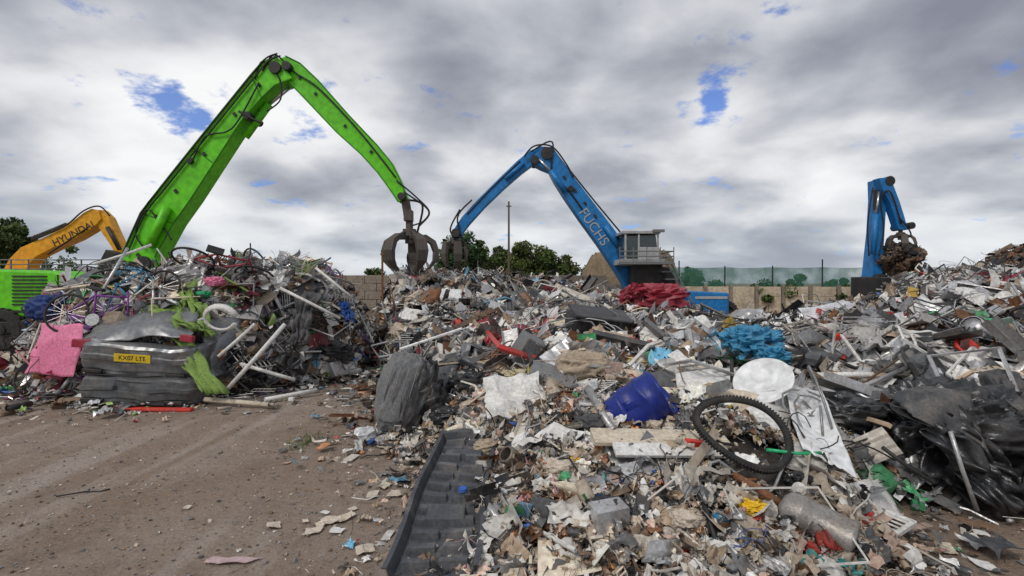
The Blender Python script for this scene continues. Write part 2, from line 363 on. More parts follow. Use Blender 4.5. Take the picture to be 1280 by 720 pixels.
PAL={
 'white':(.74,.72,.68),'offw':(.60,.55,.48),'cream':(.55,.46,.36),'tan':(.40,.30,.21),'brown':(.20,.13,.085),'rust':(.23,.11,.06),
 'lgrey':(.44,.44,.44),'grey':(.23,.235,.24),'dgrey':(.09,.093,.10),'black':(.022,.022,.025),'red':(.50,.05,.045),'maroon':(.26,.03,.06),
 'orange':(.56,.24,.09),'yellow':(.62,.44,.10),'green':(.06,.28,.12),'lime':(.28,.42,.12),'blue':(.04,.13,.42),'sky':(.14,.36,.52),
 'pink':(.62,.30,.35),'purple':(.15,.07,.22),'teal':(.04,.25,.24),'steel':(.54,.54,.55),'flesh':(.57,.41,.33)}
VIVID={'red','orange','yellow','green','lime','blue','sky','pink','purple','teal'}
P_FRONT=dict(white=15,offw=17,cream=15,tan=11,brown=9,rust=3.5,lgrey=9,grey=8,dgrey=8,black=9,red=.9,orange=1.3,yellow=1.1,green=.4,blue=.6,sky=.7,pink=.8,flesh=7,teal=.3)
P_MID=dict(white=15,offw=11,cream=7,tan=6,brown=7,rust=4.5,lgrey=12,grey=12,dgrey=11,black=11,red=1.0,maroon=2.6,orange=.4,yellow=.5,green=.4,blue=1.2,sky=1.0,pink=.6,purple=.2,steel=10)
P_LEFT=dict(white=13,offw=8,cream=5,tan=5,brown=6,rust=4,lgrey=10,grey=11,dgrey=13,black=14,red=1.2,maroon=2.4,orange=.4,yellow=.7,green=.8,lime=1.4,blue=1.4,sky=.8,pink=1.2,purple=1.1,teal=.5,steel=9)
P_RIGHT=dict(white=24,offw=10,cream=3,tan=3,brown=4,rust=3,lgrey=15,grey=12,dgrey=12,black=13,red=1.3,maroon=.8,yellow=.4,green=.8,blue=.6,sky=.6,purple=.2,steel=14)
T_FRONT=dict(sheet=26,film=24,lump=8,soft=5,panel=6,board=4,bar=4,wire=9,tangle=.7,strip=6,box=1.5,can=2,bottle=1.5,disc=.8,chan=2,ring=.5,rod=2,slats=.4)
T_MID=dict(sheet=19,film=10,lump=4,soft=3,panel=10,board=6,bar=10,wire=10,tangle=1.6,strip=9,box=2,can=2,bottle=1,disc=.6,chan=8,ring=.8,rod=7,frame=2.2,rack=1.6,slats=1.2,wheel=.2)
T_LEFT=dict(sheet=16,film=7,lump=3,soft=3,panel=9,board=5,bar=12,wire=14,tangle=2.6,strip=10,box=1.5,can=2,disc=.8,chan=9,ring=1.2,rod=9,frame=2.5,rack=1.8,slats=1,wheel=1.0)
T_RIGHT=dict(sheet=15,film=5,lump=2,panel=12,board=8,bar=14,wire=9,tangle=1.2,strip=10,box=2,can=1.5,disc=.6,chan=15,ring=.6,rod=11,frame=2.5,rack=2.2,slats=3,wheel=.1)
T_BIG=dict(sheet=26,film=10,panel=22,board=9,soft=6,chan=9,box=2,slats=3,rack=3,frame=4,tangle=4,strip=6)
KS=dict(bar=2.0,rod=2.3,wire=2.2,chan=2.0,board=1.5,frame=1.9,rack=1.8,slats=1.5,wheel=1.0,ring=1.1,box=.8,lump=.8,soft=1.2,panel=1.25,can=.9,disc=.8,sheet=1.0,film=1.25,strip=2.2,tangle=2.2,bottle=.8)

def instance_mesh(name,items,parent,mats):
    Vs=[];Ls=[];Ts=[];Ms=[];Ss=[];Cs=[]; off=0
    for (V,loops,tot,sm),Rm,S,Pp,C,mi in items:
        n=len(Pp)
        if n==0: continue
        nv=len(V)
        vv=np.einsum('nij,vj->nvi',Rm,V)*S[:,None,None]+Pp[:,None,:]
        Vs.append(vv.reshape(-1,3)); Ls.append((loops[None,:]+ (np.arange(n)*nv)[:,None]+off).reshape(-1)); Ts.append(np.tile(tot,n))
        Ms.append(np.repeat(mi,len(tot))); Ss.append(np.full(n*len(tot),sm))
        cc=np.repeat(C,nv,axis=0)*(1+rng.normal(0,.10,(n*nv,1))); Cs.append(np.clip(cc,0.004,.9)); off+=n*nv
    V=np.concatenate(Vs);L=np.concatenate(Ls);T=np.concatenate(Ts);MI=np.concatenate(Ms);SS=np.concatenate(Ss);C=np.concatenate(Cs)
    me=bpy.data.meshes.new(name); me.vertices.add(len(V)); me.loops.add(len(L)); me.polygons.add(len(T))
    me.vertices.foreach_set('co',V.astype(np.float32).ravel()); me.loops.foreach_set('vertex_index',L.astype(np.int32))
    st=np.concatenate([[0],np.cumsum(T)[:-1]]).astype(np.int32)
    me.polygons.foreach_set('loop_start',st)
    try: me.polygons.foreach_set('loop_total',T.astype(np.int32))
    except Exception: pass
    me.polygons.foreach_set('material_index',MI.astype(np.int32)); me.polygons.foreach_set('use_smooth',SS)
    at=me.attributes.new('Col','FLOAT_COLOR','POINT'); at.data.foreach_set('color',np.concatenate([C,np.ones((len(C),1))],1).astype(np.float32).ravel())
    for m in mats: me.materials.append(m)
    me.update(calc_edges=True)
    o=bpy.data.objects.new(name,me); scene.collection.objects.link(o)
    if parent: o.parent=parent
    return o
def rotmats(nrm,yaw,tx,ty):
    n=len(yaw); Z=nrm/np.linalg.norm(nrm,axis=1,keepdims=True)
    cy,sy=np.cos(yaw),np.sin(yaw); A=np.stack([cy,sy,np.zeros(n)],1)
    X=A-Z*np.sum(A*Z,1,keepdims=True); X/=np.linalg.norm(X,axis=1,keepdims=True)+1e-9; Y=np.cross(Z,X)
    B=np.stack([X,Y,Z],2)
    cx,sx=np.cos(tx),np.sin(tx); c2,s2=np.cos(ty),np.sin(ty); o=np.ones(n); z=np.zeros(n)
    Rx=np.stack([np.stack([o,z,z],1),np.stack([z,cx,-sx],1),np.stack([z,sx,cx],1)],1)
    Ry=np.stack([np.stack([c2,z,s2],1),np.stack([z,o,z],1),np.stack([-s2,z,c2],1)],1)
    return B@Ry@Rx
# places kept clear of loose debris because a large object lies there (x, y, radius)
KEEP=[(1.66,3.5,.34),(1.85,3.75,.2),(1.80,3.05,.16),(-.44,3.3,.3),(-.44,3.9,.3),(-.42,4.4,.28),(2.36,3.3,.2),(3.6,3.95,.4),(4.35,4.1,.35),(2.32,4.7,.2),(2.3,4.3,.2)]
def scatter(name,heap,N,smin,smax,pal,tw,parent,region=None,tilt=.45,fringe=.25,lift=.03,power=2.0,cluster=True,keep=True):
    if 'large' in name: pal={k:(w*.25 if k in VIVID else w) for k,w in pal.items()}
    xs=[];ys=[];tot=0
    lo=heap.poly.min(0)-.8; hi=heap.poly.max(0)+.8
    while tot<N:
        x=rng.uniform(lo[0],hi[0],60000); y=rng.uniform(lo[1],hi[1],60000)
        k=np.ones(60000,bool)
        if region is not None: k&=region(x,y)
        if keep:
            for kx,ky,kr in KEEP: k&=(np.hypot(x-kx,y-ky)>kr)|(rng.random(60000)<(.25 if smax<.1 else (.08 if smax<.2 else 0)))
        x=x[k];y=y[k]
        d=heap.sd(x,y); h=heap.h(x,y); e=.05
        gx=(heap.h(x+e,y)-h)/e; gy=(heap.h(x,y+e)-h)/e
        w=np.sqrt(1+np.minimum(gx*gx+gy*gy,9))/3.2
        w=np.where(d<0,np.exp(d/fringe)*.22,w)
        kk=rng.random(len(x))<w; xs.append(x[kk]); ys.append(y[kk]); tot+=kk.sum()
        if kk.sum()==0: break
    x=np.concatenate(xs)[:N]; y=np.concatenate(ys)[:N]; n=len(x)
    h=heap.h(x,y); e=.08; gx=(heap.h(x+e,y)-heap.h(x-e,y))/(2*e); gy=(heap.h(x,y+e)-heap.h(x,y-e))/(2*e)
    inside=heap.sd(x,y)>0.05
    g=np.minimum(np.hypot(gx,gy),2)/(np.hypot(gx,gy)+1e-6)
    nrm=np.stack([-gx*g,-gy*g,np.ones(n)],1)
    kinds=list(tw); wt=np.array([tw[k] for k in kinds],float); wt/=wt.sum(); ki=rng.choice(len(kinds),n,p=wt)
    pk=list(pal); cols=np.array([PAL[k] for k in pk]); pw=np.array([pal[k] for k in pk],float); pw/=pw.sum()
    ci=rng.choice(len(pk),n,p=pw)
    if cluster:
        cell=(np.floor(x*2.3+.4*np.sin(y*3)).astype(int)*73+np.floor(y*2.3+.4*np.sin(x*4)).astype(int)*151)%997
        cc=rng.choice(len(pk),997,p=pw); use=rng.random(n)<.3; ci=np.where(use,cc[cell],ci)
    tone=np.exp((vnoise(x*1.1+31,y*1.1+12)-.5)*.9)[:,None] if cluster else 1
    col=cols[ci]*np.exp(rng.normal(0,.22,(n,1)))*tone
    s=smin+(smax-smin)*rng.random(n)**power
    yaw=rng.uniform(0,6.283,n); ts=np.where(inside,tilt,.08); tx=rng.normal(0,1,n)*ts; ty=rng.normal(0,1,n)*ts
    items=[]
    isst=np.array([pk[c] in('steel','lgrey','grey','rust') for c in ci])
    dark=np.array([.03,.03,.033])
    for a,kd in enumerate(kinds):
        tl=TPL[kd]; sel=np.where(ki==a)[0]; ti=rng.integers(0,len(tl),len(sel))
        if kd in('wire','tangle','wheel'):
            dk=rng.random(len(sel))<.55; col[sel[dk]]=dark
        for b,T in enumerate(tl):
            q=sel[ti==b]
            if len(q)==0: continue
            S=s[q]*KS[kd]
            if kd=='wheel': S=rng.uniform(.5,.66,len(q))
            S=np.where(inside[q],S,np.minimum(S,.3))
            ty2=ty[q]*(.6 if kd in('bar','rod','chan','board','frame','strip') else 1)
            Rm=rotmats(nrm[q],yaw[q],tx[q],ty2)
            zz=h[q]+rng.uniform(-.4,1,len(q))*lift+np.where(inside[q],0,.015)
            Pp=np.stack([x[q],y[q],zz],1)
            if kd in('sheet','panel','board','chan','disc','strip','film'): mi=np.where(isst[q],1,0)
            elif kd in('soft','lump'): mi=np.where(rng.random(len(q))<.6,2,0)
            else: mi=np.where(isst[q],1,0)
            items.append((T,Rm,S,Pp,col[q],mi))
    return instance_mesh(name,items,parent,[M['paintD'],M['metalD'],M['clothD']])
def heap_core(name,heap,parent,step=.1):
    lo=heap.poly.min(0); hi=heap.poly.max(0)
    X=np.arange(lo[0],hi[0]+step,step); Y=np.arange(lo[1],hi[1]+step,step); gx,gy=np.meshgrid(X,Y)
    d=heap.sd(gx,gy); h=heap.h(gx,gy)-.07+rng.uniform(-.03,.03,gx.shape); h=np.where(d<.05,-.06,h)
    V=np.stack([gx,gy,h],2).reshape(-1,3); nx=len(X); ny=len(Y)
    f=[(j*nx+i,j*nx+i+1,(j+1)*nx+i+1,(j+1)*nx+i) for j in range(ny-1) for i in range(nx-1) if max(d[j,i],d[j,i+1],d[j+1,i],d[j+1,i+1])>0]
    me=bpy.data.meshes.new(name); me.from_pydata(V.tolist(),[],f); me.materials.append(M['core']); o=bpy.data.objects.new(name,me); scene.collection.objects.link(o); o.parent=parent

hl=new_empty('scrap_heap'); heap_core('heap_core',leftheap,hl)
scatter('debris',leftheap,7500,.09,.44,P_LEFT,T_LEFT,hl,lift=.12,tilt=.5,region=lambda x,y:(y<11.5))
scatter('large_debris',leftheap,380,.3,.65,P_LEFT,T_BIG,hl,lift=.12,tilt=.4,region=lambda x,y:(y<11),fringe=.01)
scatter('fine_debris',leftheap,4000,.04,.13,P_LEFT,T_FRONT,hl,lift=.08,tilt=.6,region=lambda x,y:(y<10),fringe=.45)
scatter('light_poles',leftheap,130,.25,.5,dict(white=5,lgrey=3,steel=3),dict(rod=5,bar=3,chan=2,frame=1),hl,lift=.2,tilt=.35,region=lambda x,y:(y<10),fringe=.01)
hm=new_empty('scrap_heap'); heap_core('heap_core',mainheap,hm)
frontR=lambda x,y:(y<5.6)&(x<2.75)
scatter('household_litter',mainheap,9000,.04,.17,P_FRONT,T_FRONT,hm,region=frontR,lift=.06,tilt=.55,fringe=.2)
scatter('fine_litter',mainheap,6000,.02,.06,P_FRONT,T_FRONT,hm,region=lambda x,y:frontR(x,y)&(y<4.6),lift=.07,tilt=.5,fringe=.25)
scatter('large_litter',mainheap,750,.14,.32,P_FRONT,T_MID,hm,region=frontR,lift=.07,tilt=.35,fringe=.05)
midR=lambda x,y:(y>=5.2)&(x<.42*y+.3)
scatter('mid_debris',mainheap,10500,.10,.44,P_MID,T_MID,hm,region=midR,lift=.1,tilt=.5,fringe=.25)
scatter('mid_large_debris',mainheap,600,.3,.75,P_MID,T_BIG,hm,region=midR,lift=.1,tilt=.32,fringe=.01)
scatter('mid_fine_debris',mainheap,6500,.05,.14,P_MID,T_FRONT,hm,region=lambda x,y:midR(x,y)&(y<11),lift=.06,tilt=.5,fringe=.25)
rightR=lambda x,y:((x>=.42*y+.3)&(y>=5.2))|((x>=2.6)&(y<5.6))
scatter('right_debris',mainheap,8500,.09,.46,P_RIGHT,T_RIGHT,hm,region=lambda x,y:rightR(x,y)&(x<1.25*y),lift=.1,tilt=.4,fringe=.25)
scatter('right_large_debris',mainheap,520,.3,.65,P_RIGHT,T_BIG,hm,region=lambda x,y:rightR(x,y)&(x<1.25*y),lift=.1,tilt=.3,fringe=.01)
scatter('right_fine_debris',mainheap,5000,.05,.13,P_RIGHT,T_FRONT,hm,region=lambda x,y:rightR(x,y)&(y<9)&(x<1.2*y),lift=.06,tilt=.5,fringe=.3)
scatter('far_right_debris',mainheap,1500,.1,.4,P_RIGHT,T_RIGHT,hm,region=lambda x,y:(x>=1.2*y),lift=.08,tilt=.42)

# ------------------------------------------------------------------ ground
g=Part(); g.grid(lambda u,v:Vector(((u-.5)*900,(v-.5)*900,0)),2,2); o=g.make('ground',M['ground'])
gp=new_empty('gravel')
class Flat:
    poly=np.array([(-9,2.2),(5,2.2),(9,8),(-9,9)],float)
    def sd(s,x,y): return np.ones_like(x)
    def h(s,x,y): return np.zeros_like(x)+.004
def open_ground(x,y): return (mainheap.sd(x,y)<.05)&(leftheap.sd(x,y)<.05)&(np.abs(x)<y*1.15)&(x>-11)
PG=dict(lgrey=5,grey=8,tan=10,brown=9,offw=4,cream=2,dgrey=5)
scatter('stones',Flat(),5600,.008,.035,PG,dict(lump=8,box=4),gp,region=lambda x,y:open_ground(x,y)&(rng.random(len(x))<np.clip(3.2/y,0,1)**2),tilt=.3,lift=.004,power=3,cluster=False,keep=False)
scatter('litter_scraps',Flat(),620,.03,.11,P_FRONT,dict(sheet=4,film=3,wire=3,board=2,bar=1,strip=1,lump=1),gp,region=lambda x,y:open_ground(x,y)&((mainheap.sd(x,y)>-1.0)|(leftheap.sd(x,y)>-1.3)),tilt=.12,lift=.02,cluster=False,keep=False)

# ------------------------------------------------------------------ machines
def xz(lst,d): return [(W(u,v,d).x,W(u,v,d).z) for u,v in lst]
def grapple(parent,top,s=1.0,openr=1.0,m=None,n=5,phase=.3,prefix='grapple'):
    m=m or M['claw']; top=Vector(top)
    p=Part(); p.cyl(top,top+Vector((0,0,-.22*s)),.10*s,12); p.cyl(top+Vector((0,0,-.2*s)),top+Vector((0,0,-.42*s)),.2*s,16)
    p.cyl(top+Vector((0,0,-.42*s)),top+Vector((0,0,-.62*s)),.13*s,12)
    p.box(top+Vector((0,0,-.05*s)),(.2*s,.1*s,.3*s)); p.make(prefix+'_rotator',m,parent,bevel=.01)
    p=Part()
    prof=[(.16,-.45,.10),(.45,-.42,.15),(.68*openr+.02,-.58,.16),(.80*openr,-.85,.14),(.76*openr,-1.12,.11),(.6*openr,-1.32,.07),(.42*openr,-1.45,.02)]
    for k in range(n):
        a=phase+k*2*math.pi/n; rd=Vector((math.cos(a),math.sin(a),0)); tg=Vector((-math.sin(a),math.cos(a),0))
        vs=[];
        for i,(r,z,t) in enumerate(prof):
            nx=prof[min(i+1,len(prof)-1)]; pv=prof[max(i-1,0)]
            d=Vector((nx[0]-pv[0],0,nx[1]-pv[1])).normalized(); nr=rd*(-d.z)+Vector((0,0,d.x)); c=top+rd*r*s+Vector((0,0,z*s)); w=(.13,.17,.22,.24,.21,.13,.02)[i]*s*.5*1.4
            for sa,sb in((-1,-1),(1,-1),(1,1),(-1,1)): vs.append(c+tg*w*sa+nr*(t*s*.5)*sb)
        fs=[(3,2,1,0),(24,25,26,27)]
        for i in range(6):
            for q in range(4): fs.append((i*4+q,i*4+(q+1)%4,i*4+4+(q+1)%4,i*4+4+q))
        p.add(vs,fs)
        p.cyl(top+rd*.18*s+Vector((0,0,-.28*s)),top+rd*.62*openr*s+Vector((0,0,-.52*s)),.045*s,8)
    p.make(prefix+'_tines',m,parent,bevel=.01)
def hoses(parent,paths,r,name='hoses'):
    p=Part()
    for pa in paths:
        P=[Vector(q) for q in pa]; out=[]
        for i in range(len(P)-1):
            p0=P[max(i-1,0)];p1=P[i];p2=P[i+1];p3=P[min(i+2,len(P)-1)]
            for k in range(6):
                t=k/6; out.append(.5*((2*p1)+(-p0+p2)*t+(2*p0-5*p1+4*p2-p3)*t*t+(-p0+3*p1-3*p2+p3)*t**3))
        out.append(P[-1]); p.tube(out,r,6)
    p.make(name,M['hose'],parent,smooth=True)
def wheel(parent,c,r,w,m_rim,name):
    p=Part(); c=Vector(c)
    p.lathe([(r*.55,-w/2),(r*.9,-w/2),(r,-w*.35),(r,w*.35),(r*.9,w/2),(r*.55,w/2)],c,(0,1,0),32)
    for k in range(20):
        a=k*2*math.pi/20; p.box(c+Vector((math.cos(a)*r,0,math.sin(a)*r)),(r*.06,w*.85,r*.13),(0,-a,0))
    p.make(name+'_tyre',M['rubber'],parent)
    p=Part(); p.lathe([(r*.56,-w*.45),(r*.5,-w*.3),(r*.25,-w*.25),(r*.22,-w*.5),(.001,-w*.5)],c,(0,1,0),24); p.make(name+'_rim',m_rim,parent,smooth=False)

D=13.8
gm=new_empty('green_material_handler',(W(110,0,D).x,D,0))
y0,y1=D-.28,D+.28
Bl=[(150,372),(163,318),(186,268),(212,235),(250,188),(290,139),(322,100),(338,82),(352,76)]
Br=[(198,378),(203,322),(226,281),(247,252),(276,208),(309,158),(335,128),(352,112),(372,104)]
Part().ribbonbeam(xz(Bl,D),xz(Br,D),y0,y1).make('boom',M['green'],gm,bevel=.02)
Su=[(340,84),(362,75),(380,84),(402,105),(440,148),(474,184),(492,206),(503,228),(511,250)]
Sl=[(346,104),(362,106),(372,113),(389,131),(424,168),(455,196),(474,217),(488,236),(500,254)]
Part().ribbonbeam(xz(Su,D),xz(Sl,D),D-.17,D+.17).make('stick',M['green'],gm,bevel=.015)
p=Part()
for Ls in (Bl,Br): p.tube([Vector((a,y0-.012,b)) for a,b in xz(Ls[1:-1],D)],.022,4)
p.tube([Vector((a,D-.182,b)) for a,b in xz(Su[1:],D)],.016,4); p.tube([Vector((a,D-.182,b)) for a,b in xz(Sl[1:],D)],.016,4)
for (a_,b_) in ((2,2),(4,4),(6,6)): p.tube([W(*Bl[a_],D)+Vector((0,-.29,0)),W(*Br[b_],D)+Vector((0,-.29,0))],.014,4)
p.make('weld_flanges',M['greend'],gm)
p=Part()
for (u,v,r) in [(352,92,.16),(366,90,.12),(190,330,.2),(318,150,.1),(248,205,.08),(505,248,.1)]:
    c=W(u,v,D); p.cyl(c+Vector((0,-.36,0)),c+Vector((0,.36,0)),r,16)
p.make('pivot_pins',M['black'],gm,bevel=.01)
p=Part(); a=W(308,172,D); b=W(338,131,D); c=W(364,110,D)
p.cyl(a,b,.10,14); p.cyl(W(222,262,D)+Vector((0,-.4,0)),W(200,310,D)+Vector((0,-.4,0)),.11,14); p.make('hydraulic_cylinders',M['green'],gm,smooth=True)
p=Part(); p.cyl(b,c,.05,12); p.make('cylinder_rods',M['chrome'],gm,smooth=True)
p=Part()
for i in range(1,8):
    u=(Bl[i][0]*.75+Br[i][0]*.25); v=(Bl[i][1]*.75+Br[i][1]*.25); p.box(W(u,v,D-.3),(.10,.03,.08),(0,.9,0))
for t in (.2,.4,.6,.8):
    i=1+int(t*6); u=(Su[i][0]*.5+Sl[i][0]*.5); v=(Su[i][1]*.5+Sl[i][1]*.5); p.box(W(u,v,D-.19),(.08,.03,.06),(0,-.8,0))
p.make('clamps',M['black'],gm)
def along(E,off,d,dy): return [W(u+off[0],v+off[1],d)+Vector((0,dy,0)) for u,v in E]
hoses(gm,[along(Bl[1:],(3,-1),D,-.32),along(Bl[1:],(7,2),D,-.33),
  [W(180,310,D-.35),W(170,290,D-.35),W(185,262,D-.35),W(205,285,D-.35),W(215,300,D-.35)],
  [W(240,205,D-.35),W(258,172,D-.35),W(285,165,D-.35),W(300,150,D-.35),W(325,105,D-.35)],
  [W(320,100,D-.3),W(330,78,D-.3),W(350,98,D-.3),W(352,125,D-.3),W(335,140,D-.3)],
  [W(330,90,D-.3),W(345,70,D-.3),W(370,92,D-.22),W(400,112,D-.22),W(450,165,D-.22),W(495,222,D-.22)],
  [W(496,226,D-.2),W(522,248,D-.2),W(537,266,D-.2),W(525,282,D-.2)],[W(505,240,D-.2),W(535,262,D-.2),W(530,276,D-.1),W(516,282,D-.1)]],.022)
hoses(gm,[[W(300,140,D-.35),W(318,150,D-.35),W(330,155,D-.35)],[W(505,250,D+.1),W(528,256,D+.1),W(522,290,D+.1)]],.03,'thick_hoses')
p=Part().cyl(W(507,250,D),W(511,276,D),.12,10); p.box(W(511,270,D),(.22,.3,.3)); p.make('stick_tip',M['claw'],gm,bevel=.02)
grapple(gm,W(512,278,D),.92,.98,phase=.35)
p=Part()
bx=lambda u:W(u,0,D).x
def bz(v): return W(0,v,D).z
p.prism([(bx(-170),bz(392)),(bx(-170),bz(350)),(bx(-150),bz(340)),(bx(60),bz(338)),(bx(120),bz(340)),(bx(150),bz(352)),(bx(165),bz(392))],D-1.25,D+1.2)
p.make('engine_housing',M['green'],gm,bevel=.06)
p=Part()
for k in range(9): p.box((bx(92),D-1.262,bz(346+k*4)),(.85,.03,.035),(0,0,0))
for u in (-40,30,124): p.box((bx(u),D-1.256,bz(366)),(.025,.02,.95))
p.box((bx(10),D-1.258,bz(386)),(4.2,.02,.06)); p.make('vents',M['black'],gm)
p=Part(); p.box((bx(0),D,bz(400)),(6.0,2.2,.34)); p.box((bx(0),D,bz(415)),(5.5,1.4,.3))
p.box((bx(60),D-1.15,bz(404)),(1.3,.35,.3)); p.box((bx(-60),D-1.15,bz(404)),(1.2,.35,.3)); p.make('chassis',M['black'],gm,bevel=.03)
for i,u in enumerate((-110,-30,62,125)): wheel(gm,(bx(u),D-1.15,.52),.52,.42,M['greend'] if i%2 else M['black'],'wheel_%d'%i)
p=Part().prism([(bx(215),.85),(bx(215),1.5),(bx(225),1.8),(bx(262),1.8),(bx(268),1.4),(bx(264),.85)],D-1.1,D-.2); p.make('cab',M['glass'],gm,bevel=.04)
p=Part()
for u in (-160,-120,-60): p.cyl((bx(u),D-1.1,2.0),(bx(u),D-1.1,2.4),.02,6)
for z in(2.2,2.4): p.cyl((bx(-160),D-1.1,z),(bx(-60),D-1.1,z),.02,6)
p.make('handrail',M['grey'],gm)

D2=18.5
ye=new_empty('yellow_excavator',(W(-10,0,D2).x,D2,0))
A=[(10,342),(20,324),(34,310),(62,298),(92,283),(112,267),(122,262),(131,265)]
B=[(38,346),(44,331),(54,321),(74,311),(100,300),(119,289),(129,281),(134,275)]
Part().ribbonbeam(xz(A,D2),xz(B,D2),D2-.25,D2+.25).make('boom',M['yellow'],ye,bevel=.03)
A=[(122,264),(132,263),(141,272),(148,288),(155,304),(159,316)]
B=[(122,275),(128,284),(134,294),(141,304),(147,314),(151,322)]
Part().ribbonbeam(xz(A,D2),xz(B,D2),D2-.18,D2+.18).make('stick',M['yellow'],ye,bevel=.03)
p=Part().cyl(W(42,298,D2),W(84,281,D2),.08,12); p.cyl(W(135,284,D2-.3),W(150,312,D2-.3),.07,10); p.make('cylinders',M['black'],ye,smooth=True)
p=Part().cyl(W(84,281,D2),W(120,265,D2),.045,10); p.make('rods',M['chrome'],ye,smooth=True)
hoses(ye,[[W(40,300,D2-.3),W(80,284,D2-.3),W(105,264,D2-.3),W(125,258,D2-.3),W(138,270,D2-.3)],[W(60,318,D2-.3),W(80,305,D2-.3),W(110,285,D2-.3)]],.028)
text_mesh('lettering','HYUNDAI',.36,W(92,292.5,D2-.262),(W(108,284,D2)-W(76,300,D2)),M['black'],ye)
def yb(u): return W(u,0,D2).x
p=Part().prism([(yb(-180),.9),(yb(-180),1.7),(yb(-100),1.8),(yb(-60),1.9),(yb(40),1.9),(yb(44),.9)],D2-1.3,D2+1.3); p.make('body',M['yellow'],ye,bevel=.06)
p=Part().prism([(yb(-90),1.9),(yb(-90),2.9),(yb(-77),3.05),(yb(-50),3.0),(yb(-40),1.9)],D2+.3,D2+1.3); p.make('cab',M['glass'],ye,bevel=.05)
p=Part()
for s in(-1,1):
    p.prism([(yb(-130),.1),(yb(-140),.45),(yb(-130),.8),(yb(40),.8),(yb(50),.45),(yb(40),.1)],D2+s*1.2-.3,D2+s*1.2+.3)
p.make('tracks',M['rubber'],ye,bevel=.05)
Part().prism(xz([(146,313),(161,317),(164,334),(156,346),(140,342),(138,328)],D2),D2-.5,D2+.5).make('bucket',M['black'],ye,bevel=.02)
sr=new_empty('safety_railing',(W(60,0,16.5).x,16.5,0)); p=Part()
for k in range(9): p.cyl((W(-30+k*22,0,16.5).x,16.5,0),(W(-30+k*22,0,16.5).x,16.5,2.42),.025,6)
for z in (2.1,2.25,2.4): p.cyl((W(-30,0,16.5).x,16.5,z),(W(146,0,16.5).x,16.5,z),.018,5)
p.make('rails',M['grey'],sr)

